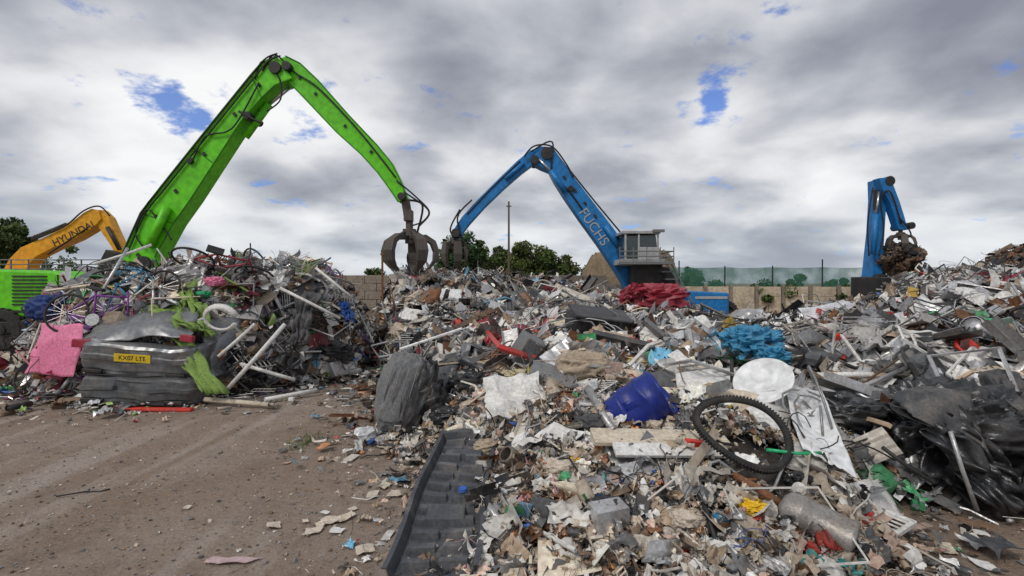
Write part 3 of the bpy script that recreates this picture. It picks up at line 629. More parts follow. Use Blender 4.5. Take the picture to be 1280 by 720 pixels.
def blue_handler():
    D=22.0
    e=new_empty('blue_material_handler',(W(820,0,D).x,D,0))
    A=[(668,196),(680,186),(692,190),(704,206),(718,226),(742,257),(766,288),(788,318),(812,352),(818,362)]
    B=[(668,208),(676,212),(686,216),(692,228),(704,247),(724,276),(746,306),(766,336),(776,352),(780,362)]
    Part().ribbonbeam(xz(A,D),xz(B,D),D-.35,D+.35).make('boom',M['blue'],e,bevel=.03)
    A=[(690,186),(676,185),(662,190),(646,203),(620,228),(596,252),(578,272),(570,284),(565,296)]
    B=[(690,200),(678,202),(668,206),(652,218),(630,237),(606,260),(588,280),(580,290),(577,298)]
    Part().ribbonbeam(xz(B,D),xz(A,D),D-.22,D+.22).make('stick',M['blue'],e,bevel=.03)
    p=Part()
    for (u,v,r) in [(683,195,.26),(668,203,.18),(798,350,.3),(571,292,.18),(712,238,.12)]:
        c=W(u,v,D); p.cyl(c+Vector((0,-.45,0)),c+Vector((0,.45,0)),r,14)
    p.make('pins',M['black'],e)
    p=Part().cyl(W(706,240,D-.4),W(688,214,D-.4),.12,12); p.cyl(W(776,312,D-.45),W(756,283,D-.45),.11,12); p.cyl(W(632,224,D-.3),W(655,204,D-.3),.09,12); p.make('cylinders',M['blue'],e,smooth=True)
    p=Part().cyl(W(688,214,D-.4),W(674,200,D-.4),.06,10); p.cyl(W(776,312,D-.45),W(792,336,D-.45),.07,10); p.make('rods',M['chrome'],e,smooth=True)
    hoses(e,[[W(655,196,D-.4),W(668,183,D-.4),W(690,184,D-.4),W(708,206,D-.4),W(716,222,D-.4)],[W(664,190,D-.4),W(690,178,D-.4),W(690,215,D-.4),W(712,240,D-.4),W(728,262,D-.4)],
       [W(575,262,D-.3),W(563,286,D-.3),W(570,300,D-.3)],[W(590,250,D-.3),W(572,272,D-.3),W(580,305,D-.3)],
       [W(708,208,D),W(740,248,D),W(775,290,D)]],.035)
    hoses(e,[[W(650,202,D-.24),W(614,236,D-.24),W(584,268,D-.24)]],.03,'stick_hose')
    p=Part()
    for t in np.linspace(.1,.9,7): 
        q=W(696+(792-696)*t,210+(331-210)*t,D-.37); p.box(q,(.16,.05,.10),(0,.9,0))
    p.make('clamps',M['black'],e)
    text_mesh('lettering','FUCHS',.58,W(742,284,D-.375),(W(770,320,D)-W(730,263,D)),M['cabp'],e)
    p=Part().cyl(W(570,288,D),W(568,306,D),.16,10); p.make('tip',M['claw'],e)
    grapple(e,W(568,292,D),1.05,.62,phase=.1)
    cx=lambda u:W(u,0,D-1).x
    cz=lambda v:W(0,v,D-1).z
    yA,yB=D-1.7,D-.2
    p=Part().prism([(cx(778),cz(325)),(cx(774),cz(312)),(cx(777),cz(296)),(cx(814),cz(295)),(cx(817),cz(326))],yA+.04,yB-.04); p.make('cab_glass',M['glass'],e,bevel=.03)
    p=Part()
    p.box((cx(796),(yA+yB)/2,cz(292.5)),(1.5,1.65,.12)); p.box((cx(798),(yA+yB)/2,cz(328)),(1.75,1.65,.22))
    for u in (777,793,816):
        for yy in (yA,yB): p.box((cx(u),yy,cz(310)),(.08,.07,1.1))
    p.box((cx(804),yA-.01,cz(318)),(.75,.04,.5)); p.make('cab_frame',M['cabp'],e,bevel=.02)
    p=Part()
    for v in (316,322,329): p.tube([(cx(768),yA-.35,cz(v)),(cx(832),yA-.35,cz(v)),(cx(832),yB,cz(v))],.025,5)
    for u in (768,784,800,816,832): p.cyl((cx(u),yA-.35,cz(329)),(cx(u),yA-.35,cz(311)),.02,5)
    p.box((cx(800),yA-.2,cz(330.5)),(2.1,.6,.06)); p.box((cx(816),yA-.1,cz(291)),(.45,.15,.1)); p.make('cab_walkway',M['grey'],e)
    p=Part(); p.box((cx(808),D-.8,cz(345)),(1.2,.9,1.0)); p.prism([(cx(795),cz(332)),(cx(838),cz(334)),(cx(862),cz(395)),(cx(790),cz(400))],D-1.0,D+.2); p.make('pedestal',M['black'],e,bevel=.03)
    p=Part()
    for k in range(6): p.box((cx(828+k*5),D-1.5,cz(340+k*9)),(.5,.5,.05))
    p.tube([(cx(826),D-1.75,cz(320)),(cx(862),D-1.75,cz(384))],.03,5); p.tube([(cx(826),D-1.25,cz(320)),(cx(862),D-1.25,cz(384))],.03,5); p.make('stairs',M['grey'],e)
    p=Part(); p.prism(xz([(800,372),(806,362),(870,364),(912,366),(912,396),(800,396)],D-1.4),D-1.4,D+1.3); p.make('body',M['blue'],e,bevel=.08)
    p=Part(); p.box((W(889,0,D-1.4).x,D-1.41,W(0,372,D-1.4).z),(1.3,.03,.1)); p.box((W(872,0,D-1.4).x,D-1.41,W(0,385,D-1.4).z),(.4,.03,.3)); p.make('trim',M['cabp'],e)
    p=Part(); p.box((W(860,0,D).x,D,.4),(3.4,2.2,.3)); p.make('chassis',M['black'],e)
    for i,u in enumerate((820,895)): wheel(e,(W(u,0,D).x,D-1.0,.45),.45,.45,M['black'],'wheel_%d'%i)
blue_handler()
def blue_handler2():
    D=21.0
    e=new_empty('blue_material_handler',(W(1092,0,D).x,D,0))
    A=[(1089,226),(1090,250),(1088,290),(1084,330),(1079,386)]
    B=[(1104,226),(1101,250),(1099,290),(1097,330),(1095,386)]
    Part().ribbonbeam(xz(B,D),xz(A,D),D-.3,D+.3).make('boom',M['blue'],e,bevel=.03)
    A=[(1093,224),(1098,238),(1106,252),(1113,270),(1119,288)]
    B=[(1107,223),(1112,234),(1119,252),(1125,270),(1130,288)]
    Part().ribbonbeam(xz(B,D-.4),xz(A,D-.4),D-.6,D-.2).make('stick',M['blue'],e,bevel=.03)
    p=Part(); 
    for (u,v,r) in [(1098,230,.2),(1090,350,.25),(1125,284,.14)]: c=W(u,v,D); p.cyl(c+Vector((0,-.62,0)),c+Vector((0,.4,0)),r,12)
    p.box(W(1093,250,D-.35),(.1,.1,.8)); p.make('pins',M['black'],e)
    p=Part().cyl(W(1094,268,D-.42),W(1091,318,D-.42),.10,12); p.make('cylinders',M['blue'],e,smooth=True)
    p=Part().cyl(W(1094,268,D-.42),W(1098,240,D-.42),.05,12); p.make('rods',M['chrome'],e,smooth=True)
    hoses(e,[[W(1098,320,D-.5),W(1104,285,D-.5),W(1100,250,D-.5),W(1112,240,D-.7),W(1126,280,D-.7)],[W(1122,270,D-.7),W(1138,292,D-.7),W(1128,300,D-.7)],[W(1086,320,D-.4),W(1084,280,D-.4),W(1090,235,D-.4)]],.03)
    t=W(1125,286,D-.4); grapple(e,t,.72,.85,phase=.6)
    its=[]; n=900; q=rng.normal(0,1,(n,3)); q/=np.linalg.norm(q,axis=1,keepdims=True); q*=(rng.random((n,1))**.4)
    P0=np.array([t.x,t.y,t.z-1.22])+q*np.array([.78,.7,.66])
    kinds=['sheet','bar','wire','panel','film','strip','lump']; pal=np.array([PAL['dgrey'],PAL['brown'],PAL['rust'],PAL['brown'],PAL['black']])
    for j,kd in enumerate(kinds):
        for T in TPL[kd][:3]:
            m_=50; ii=rng.integers(0,n,m_); its.append((T,rotmats(rng.normal(0,1,(m_,3)),rng.uniform(0,6,m_),rng.normal(0,1,m_),rng.normal(0,1,m_)),rng.uniform(.2,.5,m_),P0[ii]-np.array(e.location),pal[rng.integers(0,5,m_)]*.7,np.full(m_,0)))
    instance_mesh('held_scrap',its,e,[M['paintD'],M['metalD'],M['clothD']])
    p=Part().box(W(1098,366,D-.2),(1.3,1.5,1.3)); p.box((W(1098,0,D).x,D,.6),(3,2.2,.6)); p.make('turntable',M['black'],e,bevel=.05)
    p=Part().box(W(1108,355,D-.9),(.5,.1,.5)); p.make('lamp_panel',M['galv'],e)
    p=Part().prism(xz([(1110,372),(1110,392),(1170,392),(1170,374)],D+1),D,D+2.2); p.make('body',M['blue'],e,bevel=.06)
    for i,u in enumerate((1060,1150)): wheel(e,(W(u,0,D).x,D-1.0,.5),.5,.45,M['black'],'wheel_%d'%i)
blue_handler2()

# ------------------------------------------------------------------ walls, fence, pole, mounds
wl=new_empty('concrete_wall',(14,26,0))
p=Part();q=Part()
x0,ya,x1,yb_=7.6,27.0,24.0,22.6
n=14
for i in range(n+1):
    t=i/n; x=x0+(x1-x0)*t; y=ya+(yb_-ya)*t; q.box((x,y-.04,.76),(.13,.16,1.54))
    if i<n:
        xm=x+(x1-x0)/n/2; ym=y+(yb_-ya)/n/2; 
        for k in range(3): p.box((xm,ym,.24+.485*k),((x1-x0)/n-.14,.07,.475),(0,0,math.atan2(yb_-ya,x1-x0)))
p.make('panels',M['conc'],wl,bevel=.01); q.make('posts',M['block'],wl,bevel=.01)
nf=new_empty('netting_fence',(14,27,0)); p=Part();q=Part()
p.grid(lambda u,v:Vector((x0-1+(x1-x0+1)*u,ya+.5+(yb_-ya)*u+.05*math.sin(u*90),1.3+v*(1.17-.1*u-.04*abs(math.sin(u*25.13))))),80,4); p.make('netting',M['net'],nf)
for i in range(9):
    t=i/8; q.cyl((x0-1+(x1-x0+1)*t,ya+.45+(yb_-ya)*t,0),(x0-1+(x1-x0+1)*t,ya+.45+(yb_-ya)*t,2.5+ (0.3 if i%3==1 else 0)),.035,6)
q.make('posts',M['black'],nf)
bw=new_empty('block_wall',(-8,26,0)); p=Part()
for r_ in range(5):
    for i in range(20):
        xx=-19+i*1.22+(.6 if r_%2 else 0); p.box((xx,26+R(-.02,.02),.2+r_*.405),(1.2,.5,.395))
p.make('blocks',M['block'],bw,bevel=.02)
bk=new_empty('brick_wall',(3.6,27,0)); p=Part()
p.box((2.2,27.6,.95),(1.0,.4,1.95)); p.make('pier',M['brick'],bk,bevel=.02)
p=Part(); p.box((4.9,27.8,.8),(4.2,.25,1.6)); p.make('panel',M['block'],bk,bevel=.02)
p=Part(); p.box((2.2,27.6,1.97),(1.1,.5,.08)); p.make('coping',M['conc'],bk)
up=new_empty('utility_pole',(-.18,30,0)); Part().tube([W(636,420,30),W(636,252,30)],[.09,.05],8).make('pole',M['wood'],up)
Part().box(W(636,258,30),(.3,.08,.06)).make('crossarm',M['wood'],up)
pp=new_empty('fence_post',W(478,400,12)); pp.location.z=0; Part().cyl((W(478,0,12).x,12,0),(W(478,318,12).x,12,W(478,318,12).z),.025,6).make('post',M['rust'],pp); Part().box((W(478,318,12).x,12,W(478,318,12).z),(.08,.08,.04)).make('cap',M['rust'],pp)
def mound(name,cx,cy,rx,ry,H,plate,m,seed,amp=.25,n=90):
    def fn(u,v):
        x=(u-.5)*2;y=(v-.5)*2; r=max(abs(x)**3+abs(y)**3,0)**(1/3)
        t=min(max((1-r)/plate,0),1); t=t*.75+.25*t*t*(3-2*t)
        P=Vector((cx+x*rx,cy+y*ry,0)); nz=mnoise.fractal(P*.8+Vector((seed,0,0)),.7,2,5)
        return Vector((P.x+.15*nz,P.y,H*t+amp*nz*t-.03))
    return Part().grid(fn,n,n).make(name,m)
mound('soil_heap',W(785,0,29).x,29,3.45,3.6,3.25,.42,M['soil'],3,.38)
mh=Heap([(15.6,15),(20,14),(25,15),(25,21),(18,21),(15.3,18)],[(17,17,2.1),(18.2,17.5,2.75),(20,18,3.1),(23,18,3.1)],1.8,.05,.15,.8)
e=new_empty('rusty_scrap_heap'); heap_core('heap_core',mh,e,.2)
scatter('debris',mh,3000,.1,.4,dict(rust=8,brown=8,dgrey=4,tan=3,black=3,grey=2),T_MID,e,lift=.08,keep=False)

# ------------------------------------------------------------------ vegetation
def foliage(name,center,rad,n,leaf,dark=(.018,.035,.012),light=(.085,.13,.035),clumps=26,parent=None,seed=0):
    r=np.random.default_rng(seed+5); c=np.array(center); rad=np.array(rad)
    q=r.normal(0,1,(clumps,3)); q/=np.linalg.norm(q,axis=1,keepdims=True); cc=q*(r.random((clumps,1))**.45)*rad*.82+c
    cr=(.16+.22*r.random(clumps))*rad.mean(); k=r.integers(0,clumps,n)
    d=r.normal(0,1,(n,3)); d/=np.linalg.norm(d,axis=1,keepdims=True); P=cc[k]+d*(r.random((n,1))**.35)*cr[k][:,None]*np.array([1.15,1,.85])
    A=r.normal(0,1,(n,3)); A/=np.linalg.norm(A,axis=1,keepdims=True); B=np.cross(A,r.normal(0,1,(n,3))); B/=np.linalg.norm(B,axis=1,keepdims=True)
    s=leaf*(.5+r.random((n,1))); V=np.stack([P-A*s,P+B*s*.5,P+A*s,P-B*s*.5],1).reshape(-1,3)
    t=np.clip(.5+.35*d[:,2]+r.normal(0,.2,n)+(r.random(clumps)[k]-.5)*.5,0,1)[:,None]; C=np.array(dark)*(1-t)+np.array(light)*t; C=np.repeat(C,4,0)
    me=bpy.data.meshes.new(name); V=V-(np.array(parent.location) if parent else 0)
    me.from_pydata(V.tolist(),[],[(4*i,4*i+1,4*i+2,4*i+3) for i in range(n)])
    at=me.attributes.new('Col','FLOAT_COLOR','POINT'); at.data.foreach_set('color',np.concatenate([C,np.ones((len(C),1))],1).astype(np.float32).ravel())
    me.materials.append(M['leaf']); o=bpy.data.objects.new(name,me); scene.collection.objects.link(o)
    if parent: o.parent=parent
    return o
def tree(u,vtop,wpx,D,seed,dark=(.022,.045,.016),light=(.115,.17,.045),n=7000):
    rr=random.Random(seed); c=W(u,vtop,D); H=c.z; w=wpx/F*D/2
    e=new_empty('tree',(c.x,D,0)); p=Part(); p.tube([(c.x,D,-.1),(c.x+.1,D,H*.3),(c.x-.05,D,H*.6),(c.x,D,H*.9)],[.16,.13,.09,.02],8)
    for i in range(9):
        a=rr.uniform(0,6.28); z=H*rr.uniform(.25,.7); l=w*rr.uniform(.5,.9); p.tube([(c.x,D,z),(c.x+math.cos(a)*l*.5,D+math.sin(a)*l*.5,z+.3*l),(c.x+math.cos(a)*l,D+math.sin(a)*l,z+.8*l)],[.06,.04,.012],5)
    p.make('trunk',M['bark'],e)
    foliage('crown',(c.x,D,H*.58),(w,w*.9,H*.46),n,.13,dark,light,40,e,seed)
tree(574,286,62,38,1,(.018,.04,.02),(.075,.14,.055),9000)
tree(608,298,60,39,2); tree(630,304,50,41,22,(.022,.04,.016),(.10,.15,.045)); tree(654,298,56,40,3,(.03,.055,.016),(.17,.21,.06)); tree(684,308,50,40,4); tree(709,319,42,41,5,(.025,.045,.014),(.14,.17,.06),4500)
tree(8,266,66,30,6,(.02,.04,.014),(.10,.14,.04),9000); tree(-40,258,80,30,16,(.014,.028,.01),(.06,.09,.03),6000)
tree(862,331,34,36,8,n=3000); tree(742,330,40,42,9,n=3000)
for (u,v,w,D,s) in [(285,310,90,30,1),(235,314,60,30,2),(120,306,90,28,3),(463,327,30,33,4),(965,347,40,25.2,5),(1010,343,60,25,6),(1060,345,40,24.5,7),(540,335,60,38,8),(330,320,40,30,9),(60,303,80,28,12),(1125,345,60,23.5,13),(905,350,40,27,14),(200,314,50,29,15),(410,338,40,31,16)]:
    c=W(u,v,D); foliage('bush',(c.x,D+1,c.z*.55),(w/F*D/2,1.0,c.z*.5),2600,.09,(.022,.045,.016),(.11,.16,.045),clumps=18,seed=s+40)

# ------------------------------------------------------------------ hero objects on the heaps
def bent_sheet(name,tl,tr,bl,br,m,amp=.04,freq=4,n=22,thick=.006,seed=0,ridge=True,smooth=False,bow=0,parent=None):
    tl,tr,bl,br=[Vector(k) for k in (tl,tr,bl,br)]; nn=((tr-tl).cross(bl-tl)).normalized()
    if nn.y>0: nn=-nn
    ctr=(tl+tr+bl+br)/4; sz=(tr-tl).length
    def fn(u,v):
        P=(tl*(1-u)+tr*u)*(1-v)+(bl*(1-u)+br*u)*v
        q=P*freq+Vector((seed,seed*2,0)); a=mnoise.noise(q)
        if ridge: a=1-2*abs(a)*1.5
        b=mnoise.noise(q*2.7)
        an=math.atan2(v-.5,u-.5); sc_=1+.16*mnoise.noise(Vector((math.cos(an)*1.7,math.sin(an)*1.7,seed*1.3)))+.05*mnoise.noise(Vector((math.cos(an)*6,math.sin(an)*6,seed)))
        P=ctr+(P-ctr)*sc_
        return P+nn*(amp*a+amp*.4*b+bow*math.sin(math.pi*u)*math.sin(math.pi*(.2+.8*v)))
    return Part().grid(fn,n,n).make(name,m,parent,smooth=smooth,solid=thick)
def crumple(name,c,rad,m,amp=.3,freq=2.2,seed=0,n=(56,36),parent=None,smooth=True,rot=(0,0,0),sq=.75):
    c=Vector(c); Rm=Euler(rot).to_matrix()
    def fn(u,v):
        a=u*2*math.pi; b=(v-.5)*math.pi
        d=Vector((math.cos(a)*math.cos(b),math.sin(a)*math.cos(b),math.sin(b)))
        dd=Vector([math.copysign(abs(k)**sq,k) for k in d])
        q=d*freq+Vector((seed*3.1,seed,0)); r=1+amp*(1-2.6*abs(mnoise.noise(q)))*.6+amp*.5*(.5-1.6*abs(mnoise.noise(q*2.3)))+amp*.3*(.5-1.6*abs(mnoise.noise(q*5)))
        return c+Rm@Vector((dd.x*rad[0],dd.y*rad[1],dd.z*rad[2]))*r
    return Part().grid(fn,n[0],n[1],True).make(name,m,parent,smooth=smooth)

tl=Vector((-.66,4.75,.24));tr=Vector((-.15,4.70,.27));bl=Vector((-.74,2.85,.03));br=Vector((-.19,2.82,.035))
def liner(u,v):
    P=(tl*(1-u)+tr*u)*(1-v)+(bl*(1-u)+br*u)*v
    z=0
    ed=min(u,1-u); 
    if ed<.05: z=.075
    elif ed<.10: z=.075*(1-(ed-.05)/.05)
    if v<.04: z=max(z,.07)
    if ed>.14:
        k=(v*13)%1
        if .06<v<.97:
            if abs(u-.5)>.04: z+=.038*(1 if k<.36 else 0)
            if .62<v<.72 and .25<u<.75: z=.045
            if .2<v<.24 and .2<u<.8: z=.05
    P=P+Vector((0.012*math.sin(v*9),0,z+.015*math.sin(v*5+u*3)+.006*mnoise.noise(P*9)))
    return P
Part().grid(liner,61,190).make('ribbed_plastic_liner',M['liner'],solid=.006)
q=Vector((-.36,3.72,.175)); Part().lathe([(.001,.02),(.03,.02),(.034,0)],q,(0,-.1,1),14).make('bottle_cap',mat('cap_blue',(.03,.13,.5),dirt_amt=.2))
# crushed car: two stacked bumpers, boot lid, lamps
car=new_empty('crushed_car',(-5.2,7.4,0))
def bumper(c,length,height,depth,rot,m=M['carp'],name='bumper',plate=True,seed=0):
    c=Vector(c); e=car; Rm=Euler(rot).to_matrix()
    prof=[(.35,-.5),(-.3,-.5),(-.62,-.42),(-.66,-.30),(-.80,-.27),(-.86,-.05),(-.84,.0),(-1.0,.03),(-1.0,.16),(-.84,.19),(-.80,.40),(-.60,.47),(-.1,.5),(.4,.52)]
    def fn(u,v):
        k=v*(len(prof)-1); i=min(int(k),len(prof)-2); t=k-i; a=prof[i][0]*(1-t)+prof[i+1][0]*t; b=prof[i][1]*(1-t)+prof[i+1][1]*t
        x=(u-.5)*2; yb=depth*.15*x*x+depth*1.0*abs(x)**14
        if abs(x)<.30 and -.02<b<.36: a=max(a,-.72)
        P=Vector((x*length/2,a*depth*.45+yb,b*height*(1-.04*x*x)))
        return c+Rm@(P+Vector((0,.045*mnoise.noise(P*2.6+c)+.016*mnoise.noise(P*8),.035*mnoise.noise(P*2.8+Vector((seed,0,0))))))
    Part().grid(fn,81,53).make(name,m,e,smooth=True,solid=.006,angle=25)
    if plate:
        Part().box(c+Rm@Vector((.0,-depth*.36-.025,height*.13)),(.48,.012,.11),M3=Rm).make('number_plate',M['yplate'],e,bevel=.003)
        text_mesh('plate_text','KX07 LTE',.085,c+Rm@Vector((.0,-depth*.36-.033,height*.13)),Rm@Vector((1,0,0)),M['black'],e,Rm@Vector((0,-1,0)),.001)
    p=Part(); 
    for s in(-1,1): p.box(c+Rm@Vector((s*length*.33,-depth*.34,-height*.34)),(.26,.04,.05),M3=Rm)
    p.box(c+Rm@Vector((0,-depth*.30,-height*.44)),(length*.8,.04,.025),M3=Rm)
    p.make('lamp_recesses',M['black'],e,bevel=.01)
bumper((-5.12,7.02,.62),1.68,.46,.30,(.10,.07,.03))
bumper((-5.06,6.92,.22),1.70,.36,.34,(-.06,.03,-.02),plate=False,seed=4,m=M['satin'])
bent_sheet('boot_lid',(-6.0,7.50,1.14),(-4.55,7.45,1.24),(-5.95,7.02,.84),(-4.4,7.0,.94),M['carp'],.05,1.6,n=34,seed=6,smooth=True,bow=.08,parent=car)
bent_sheet('rear_wing',(-4.5,7.5,1.15),(-4.15,8.0,1.1),(-4.4,7.15,.3),(-4.1,7.6,.3),M['carp'],.05,1.8,n=26,seed=9,smooth=True,bow=.08,parent=car)
p=Part(); p.box((-5.85,6.95,.86),(.22,.06,.11),(0,.1,.2)); p.box((-4.40,6.93,.93),(.2,.06,.09),(0,.1,-.2)); p.make('tail_lamps',M['dkred'],car,bevel=.01)
bent_sheet('pink_panel',W(52,404,7.45),W(106,406,7.2),W(28,468,7.4),W(92,472,7.0),M['pink'],.02,2.2,seed=3,smooth=True,bow=.10)
Part().box((-4.72,6.68,.03),(1.05,.09,.04),(0,.02,.03)).make('red_plastic_strip',M['red'],bevel=.01)
def pole(name,a,b,r,m,seg=10):
    a=Vector(a);b=Vector(b); mid=(a+b)/2+Vector((R(-.01,.01),0,R(-.02,.02))); 
    Part().tube([a,mid,b],r,seg,cap=False).make(name,m,smooth=True,solid=.004)
pole('white_pipe',W(284,486,7.0),W(356,405,7.4),.028,M['white'])
pole('white_pipe',W(272,446,7.1),W(318,405,7.4),.022,M['white'])
pole('metal_tube',W(192,350,7.7),W(190,402,7.5),.022,M['galv'])
pole('metal_tube',W(66,498,7.1),W(106,446,7.4),.03,M['galv'])
pole('metal_tube',W(106,400,7.3),W(160,310,7.7),.02,M['galv']); pole('metal_tube',W(205,420,7.1),W(255,398,7.4),.02,M['white'])
pole('white_pipe',W(330,500,7.1),W(395,488,7.6),.03,M['white']); pole('wooden_post',W(255,500,6.95),W(345,508,6.8),.035,M['cream'],4)
pole('white_pipe',W(118,330,7.9),W(190,306,8.3),.02,M['white']); pole('white_pipe',W(300,455,7.3),W(368,475,7.4),.024,M['white']); pole('metal_tube',W(350,360,8.0),W(425,398,8.2),.022,M['white']); pole('metal_tube',W(395,335,8.8),W(440,372,8.8),.022,M['white'])
def drape(name,pts,w,m,seed=0,n=26,dy=.12):
    P=[Vector(k) for k in pts]
    def fn(u,v):
        k=v*(len(P)-1); i=min(int(k),len(P)-2); t=k-i; c=P[i]*(1-t)+P[i+1]*t; ww=w*(1+.9*mnoise.noise(Vector((v*4,seed,0))))
        q=Vector((u*4,v*3,seed))
        return c+Vector(((u-.5)*ww+.05*mnoise.noise(q*1.7),-dy*.7*abs(mnoise.noise(q))-dy*.4*mnoise.noise(q*2.6),.08*mnoise.noise(Vector((u*3,v*5,seed+4)))+(.06*mnoise.noise(Vector((u*6,seed,3))) if v in(0,1) else 0)))
    return Part().grid(fn,26,n).make(name,m,smooth=True,solid=.006)
drape('green_cloth',[W(235,352,8.0),W(222,385,7.6),W(205,400,7.3),W(232,430,7.1),W(248,462,6.95),W(268,492,6.8)],.36,M['gcloth'],2,dy=.2)
drape('green_cloth',[W(190,385,7.5),W(215,398,7.3),W(250,412,7.2)],.26,M['gcloth'],5,dy=.2)
drape('green_cloth',[W(228,362,7.8),W(250,385,7.5),W(262,420,7.3)],.2,M['gcloth'],8,dy=.2)
p=Part(); c=W(275,398,7.2); p.tube([c+Vector((.21*math.cos(a)*1.05,-.05*math.sin(a),.17*math.sin(a))) for a in [(.15+k*.333) for k in range(18)]],.045,8,flat=.5); p.make('toilet_seat',M['white'],smooth=True)
def bicycle(c,rot,s=1,m=None):
    c=Vector(c); Rm=Euler(rot).to_matrix(); e=new_empty('bicycle',c); f=lambda x,y,z:c+Rm@Vector((x*s,y*s,z*s)); p=Part();q=Part()
    for wx in(-.5,.5):
        p.tube([f(wx+.33*math.cos(a*.2244),0,.33+.33*math.sin(a*.2244)) for a in range(28)],.02*s,7,closed=True)
        for k in range(18): a=k*.349; q.tube([f(wx,.02 if k%2 else -.02,.33),f(wx+.32*math.cos(a),0,.33+.32*math.sin(a))],.003,3,cap=False)
        q.cyl(f(wx,-.05,.33),f(wx,.05,.33),.02,8)
    q.lathe([(.001,0),(.09,0),(.09,.01),(.001,.01)],f(-.05,-.05,.3),Rm@Vector((0,1,0)),16)
    p.make('tyres',M['rubber'],e,smooth=True); q.make('spokes',M['galv'],e)
    p=Part()
    for a,b in [((-.5,0,.33),(-.05,0,.3)),((-.05,0,.3),(-.2,0,.8)),((-.5,0,.33),(-.18,0,.72)),((-.05,0,.3),(.33,0,.72)),((-.18,0,.72),(.32,0,.8)),((.5,0,.33),(.3,0,.9))]: p.cyl(f(*a),f(*b),.017*s,8)
    p.make('frame',m or M['dkred'],e,smooth=True)
    p=Part(); p.tube([f(.25,-.28,.93),f(.3,-.1,.95),f(.3,.1,.95),f(.25,.28,.93)],.014*s,6); p.box(f(-.21,0,.84),(.26*s,.12*s,.05*s),M3=Rm); p.make('saddle_and_bars',M['black'],e,bevel=.01)
purple=mat('purple_paint',(.20,.04,.28),rough=.35)
bicycle(W(112,422,7.25),(-.25,.22,.12),.82,purple)
bicycle(W(278,345,8.4),(1.1,.3,.5),.9,M['dkred'])
bicycle(W(175,392,7.55),(-.35,-.45,.3),.78,M['lblue'])
crumple('blue_tarp',W(62,385,7.9),(.24,.18,.16),mat('navy_sheet',(.02,.05,.2),dirt_amt=.3),.4,3,4)
crumple('pink_bag',W(270,352,8.0),(.12,.1,.06),M['pink'],.5,3,6); crumple('teal_bag',W(255,368,7.8),(.08,.08,.04),M['ygreen'],.5,3,7)
drape('black_fabric',[W(385,365,8.4),W(378,400,8.1),W(372,430,7.9)],.3,M['grime'],12,dy=.25)
drape('blue_fabric',[W(430,378,8.8),W(436,400,8.6)],.16,mat('blue_fab',(.03,.09,.3),rough=.9,spec=.1),15,dy=.2)
drape('maroon_fabric',[W(300,345,8.4),W(310,372,8.0)],.35,mat('maroon_fab',(.16,.02,.04),rough=.9,spec=.1),17,dy=.25)
for (u,v,sz,mm,sd) in [(415,440,.2,'blackp',32),(360,450,.2,'dustyblack',33),(310,470,.16,'blackp',34),(230,345,.18,'galv',35),(345,352,.22,'white',36),(405,360,.2,'galv',37)]:
    a=surf(u,v,.1); crumple('crushed_panel',a,(sz*1.3,sz*.7,sz*.7),M[mm],.6,2.0,sd,smooth=False,n=(30,20),rot=(.3,.2,sd))

e=new_empty('car_seat',(-1.15,5.6,.2))
crumple('backrest',(-1.20,5.55,.50),(.24,.15,.40),mat('seat_grey',(.17,.175,.18),rough=.75,scale=5,dirt=(.3,.27,.23),dirt_amt=.4,spec=.2),.16,1.5,3,rot=(-.25,.22,.2),parent=e,n=(80,50))
crumple('side_bolster',(-.98,5.42,.45),(.10,.14,.38),M['blackp'],.25,1.8,13,rot=(-.2,.35,.1),parent=e)
p=Part()
for k in range(4): p.tube([Vector((-1.36+.09*k,5.36-.01*k,.18+.04*k)),Vector((-1.34+.09*k,5.35,.5)),Vector((-1.26+.09*k,5.41,.80))],.007,6)
p.make('piping',M['grey'],e,smooth=True)
crumple('seat_base',(-.85,5.5,.33),(.2,.16,.26),M['blackp'],.45,2.2,9,rot=(.2,-.3,0),parent=e)
c=surf(798,508,.14); ax=Vector((.80,-.18,.55)).normalized(); p=Part(); p.lathe([(.001,0),(.17,0),(.19,.015),(.2,.04),(.2,.12),(.21,.13),(.21,.15),(.2,.16),(.2,.30),(.21,.31),(.21,.33),(.2,.34),(.2,.42),(.212,.43),(.212,.45),(.19,.45),(.185,.40),(.18,.05),(.001,.03)],c-ax*.22,ax,40)
for v in p.v: v+=Vector((.06*mnoise.noise(v*4),.04*mnoise.noise(v*5+Vector((4,0,0))),.06*mnoise.noise(v*3)))
p.make('blue_plastic_drum',M['dblue'],smooth=True)
c=W(954,475,4.6); e=new_empty('satellite_dish',c); ax=Vector((-.50,-.46,.74)).normalized()
p=Part(); p.lathe([(.001,-.045),(.1,-.039),(.18,-.022),(.235,-.004),(.25,0),(.258,.002),(.258,-.012),(.22,-.022),(.001,-.06)],c,ax,40); p.make('reflector',M['whitep'],e,smooth=True)
p=Part(); p.tube([c-ax*.06,c-ax*.16,c-ax*.2+Vector((0,0,-.35))],.018,8); p.tube([c-ax*.05+Vector((.05,0,-.24)),c+ax*.1+Vector((.02,-.05,-.28))],.012,6); p.make('bracket',M['galv'],e,smooth=True)
c=W(930,540,3.56); ax=Vector((.16,-.62,.77)).normalized(); q=Vector((0,0,1)).rotation_difference(ax); e=new_empty('bicycle_wheel',c)
p=Part(); p.tube([c+q@Vector((.325*math.cos(a*.1257),.28*math.sin(a*.1257),.03*math.sin(a*.25))) for a in range(50)],.024,10,closed=True)
for k in range(90):
    a=k*2*math.pi/90; pt=c+q@Vector((.348*math.cos(a),.303*math.sin(a),.03*math.sin(2*a))); p.box(pt,(.012,.012,.035),M3=(q.to_matrix()@Euler((0,0,a)).to_matrix()))
p.make('tyre',M['rubber'],e,smooth=False)
c1=W(632,568,3.72);c2=W(676,598,3.92)
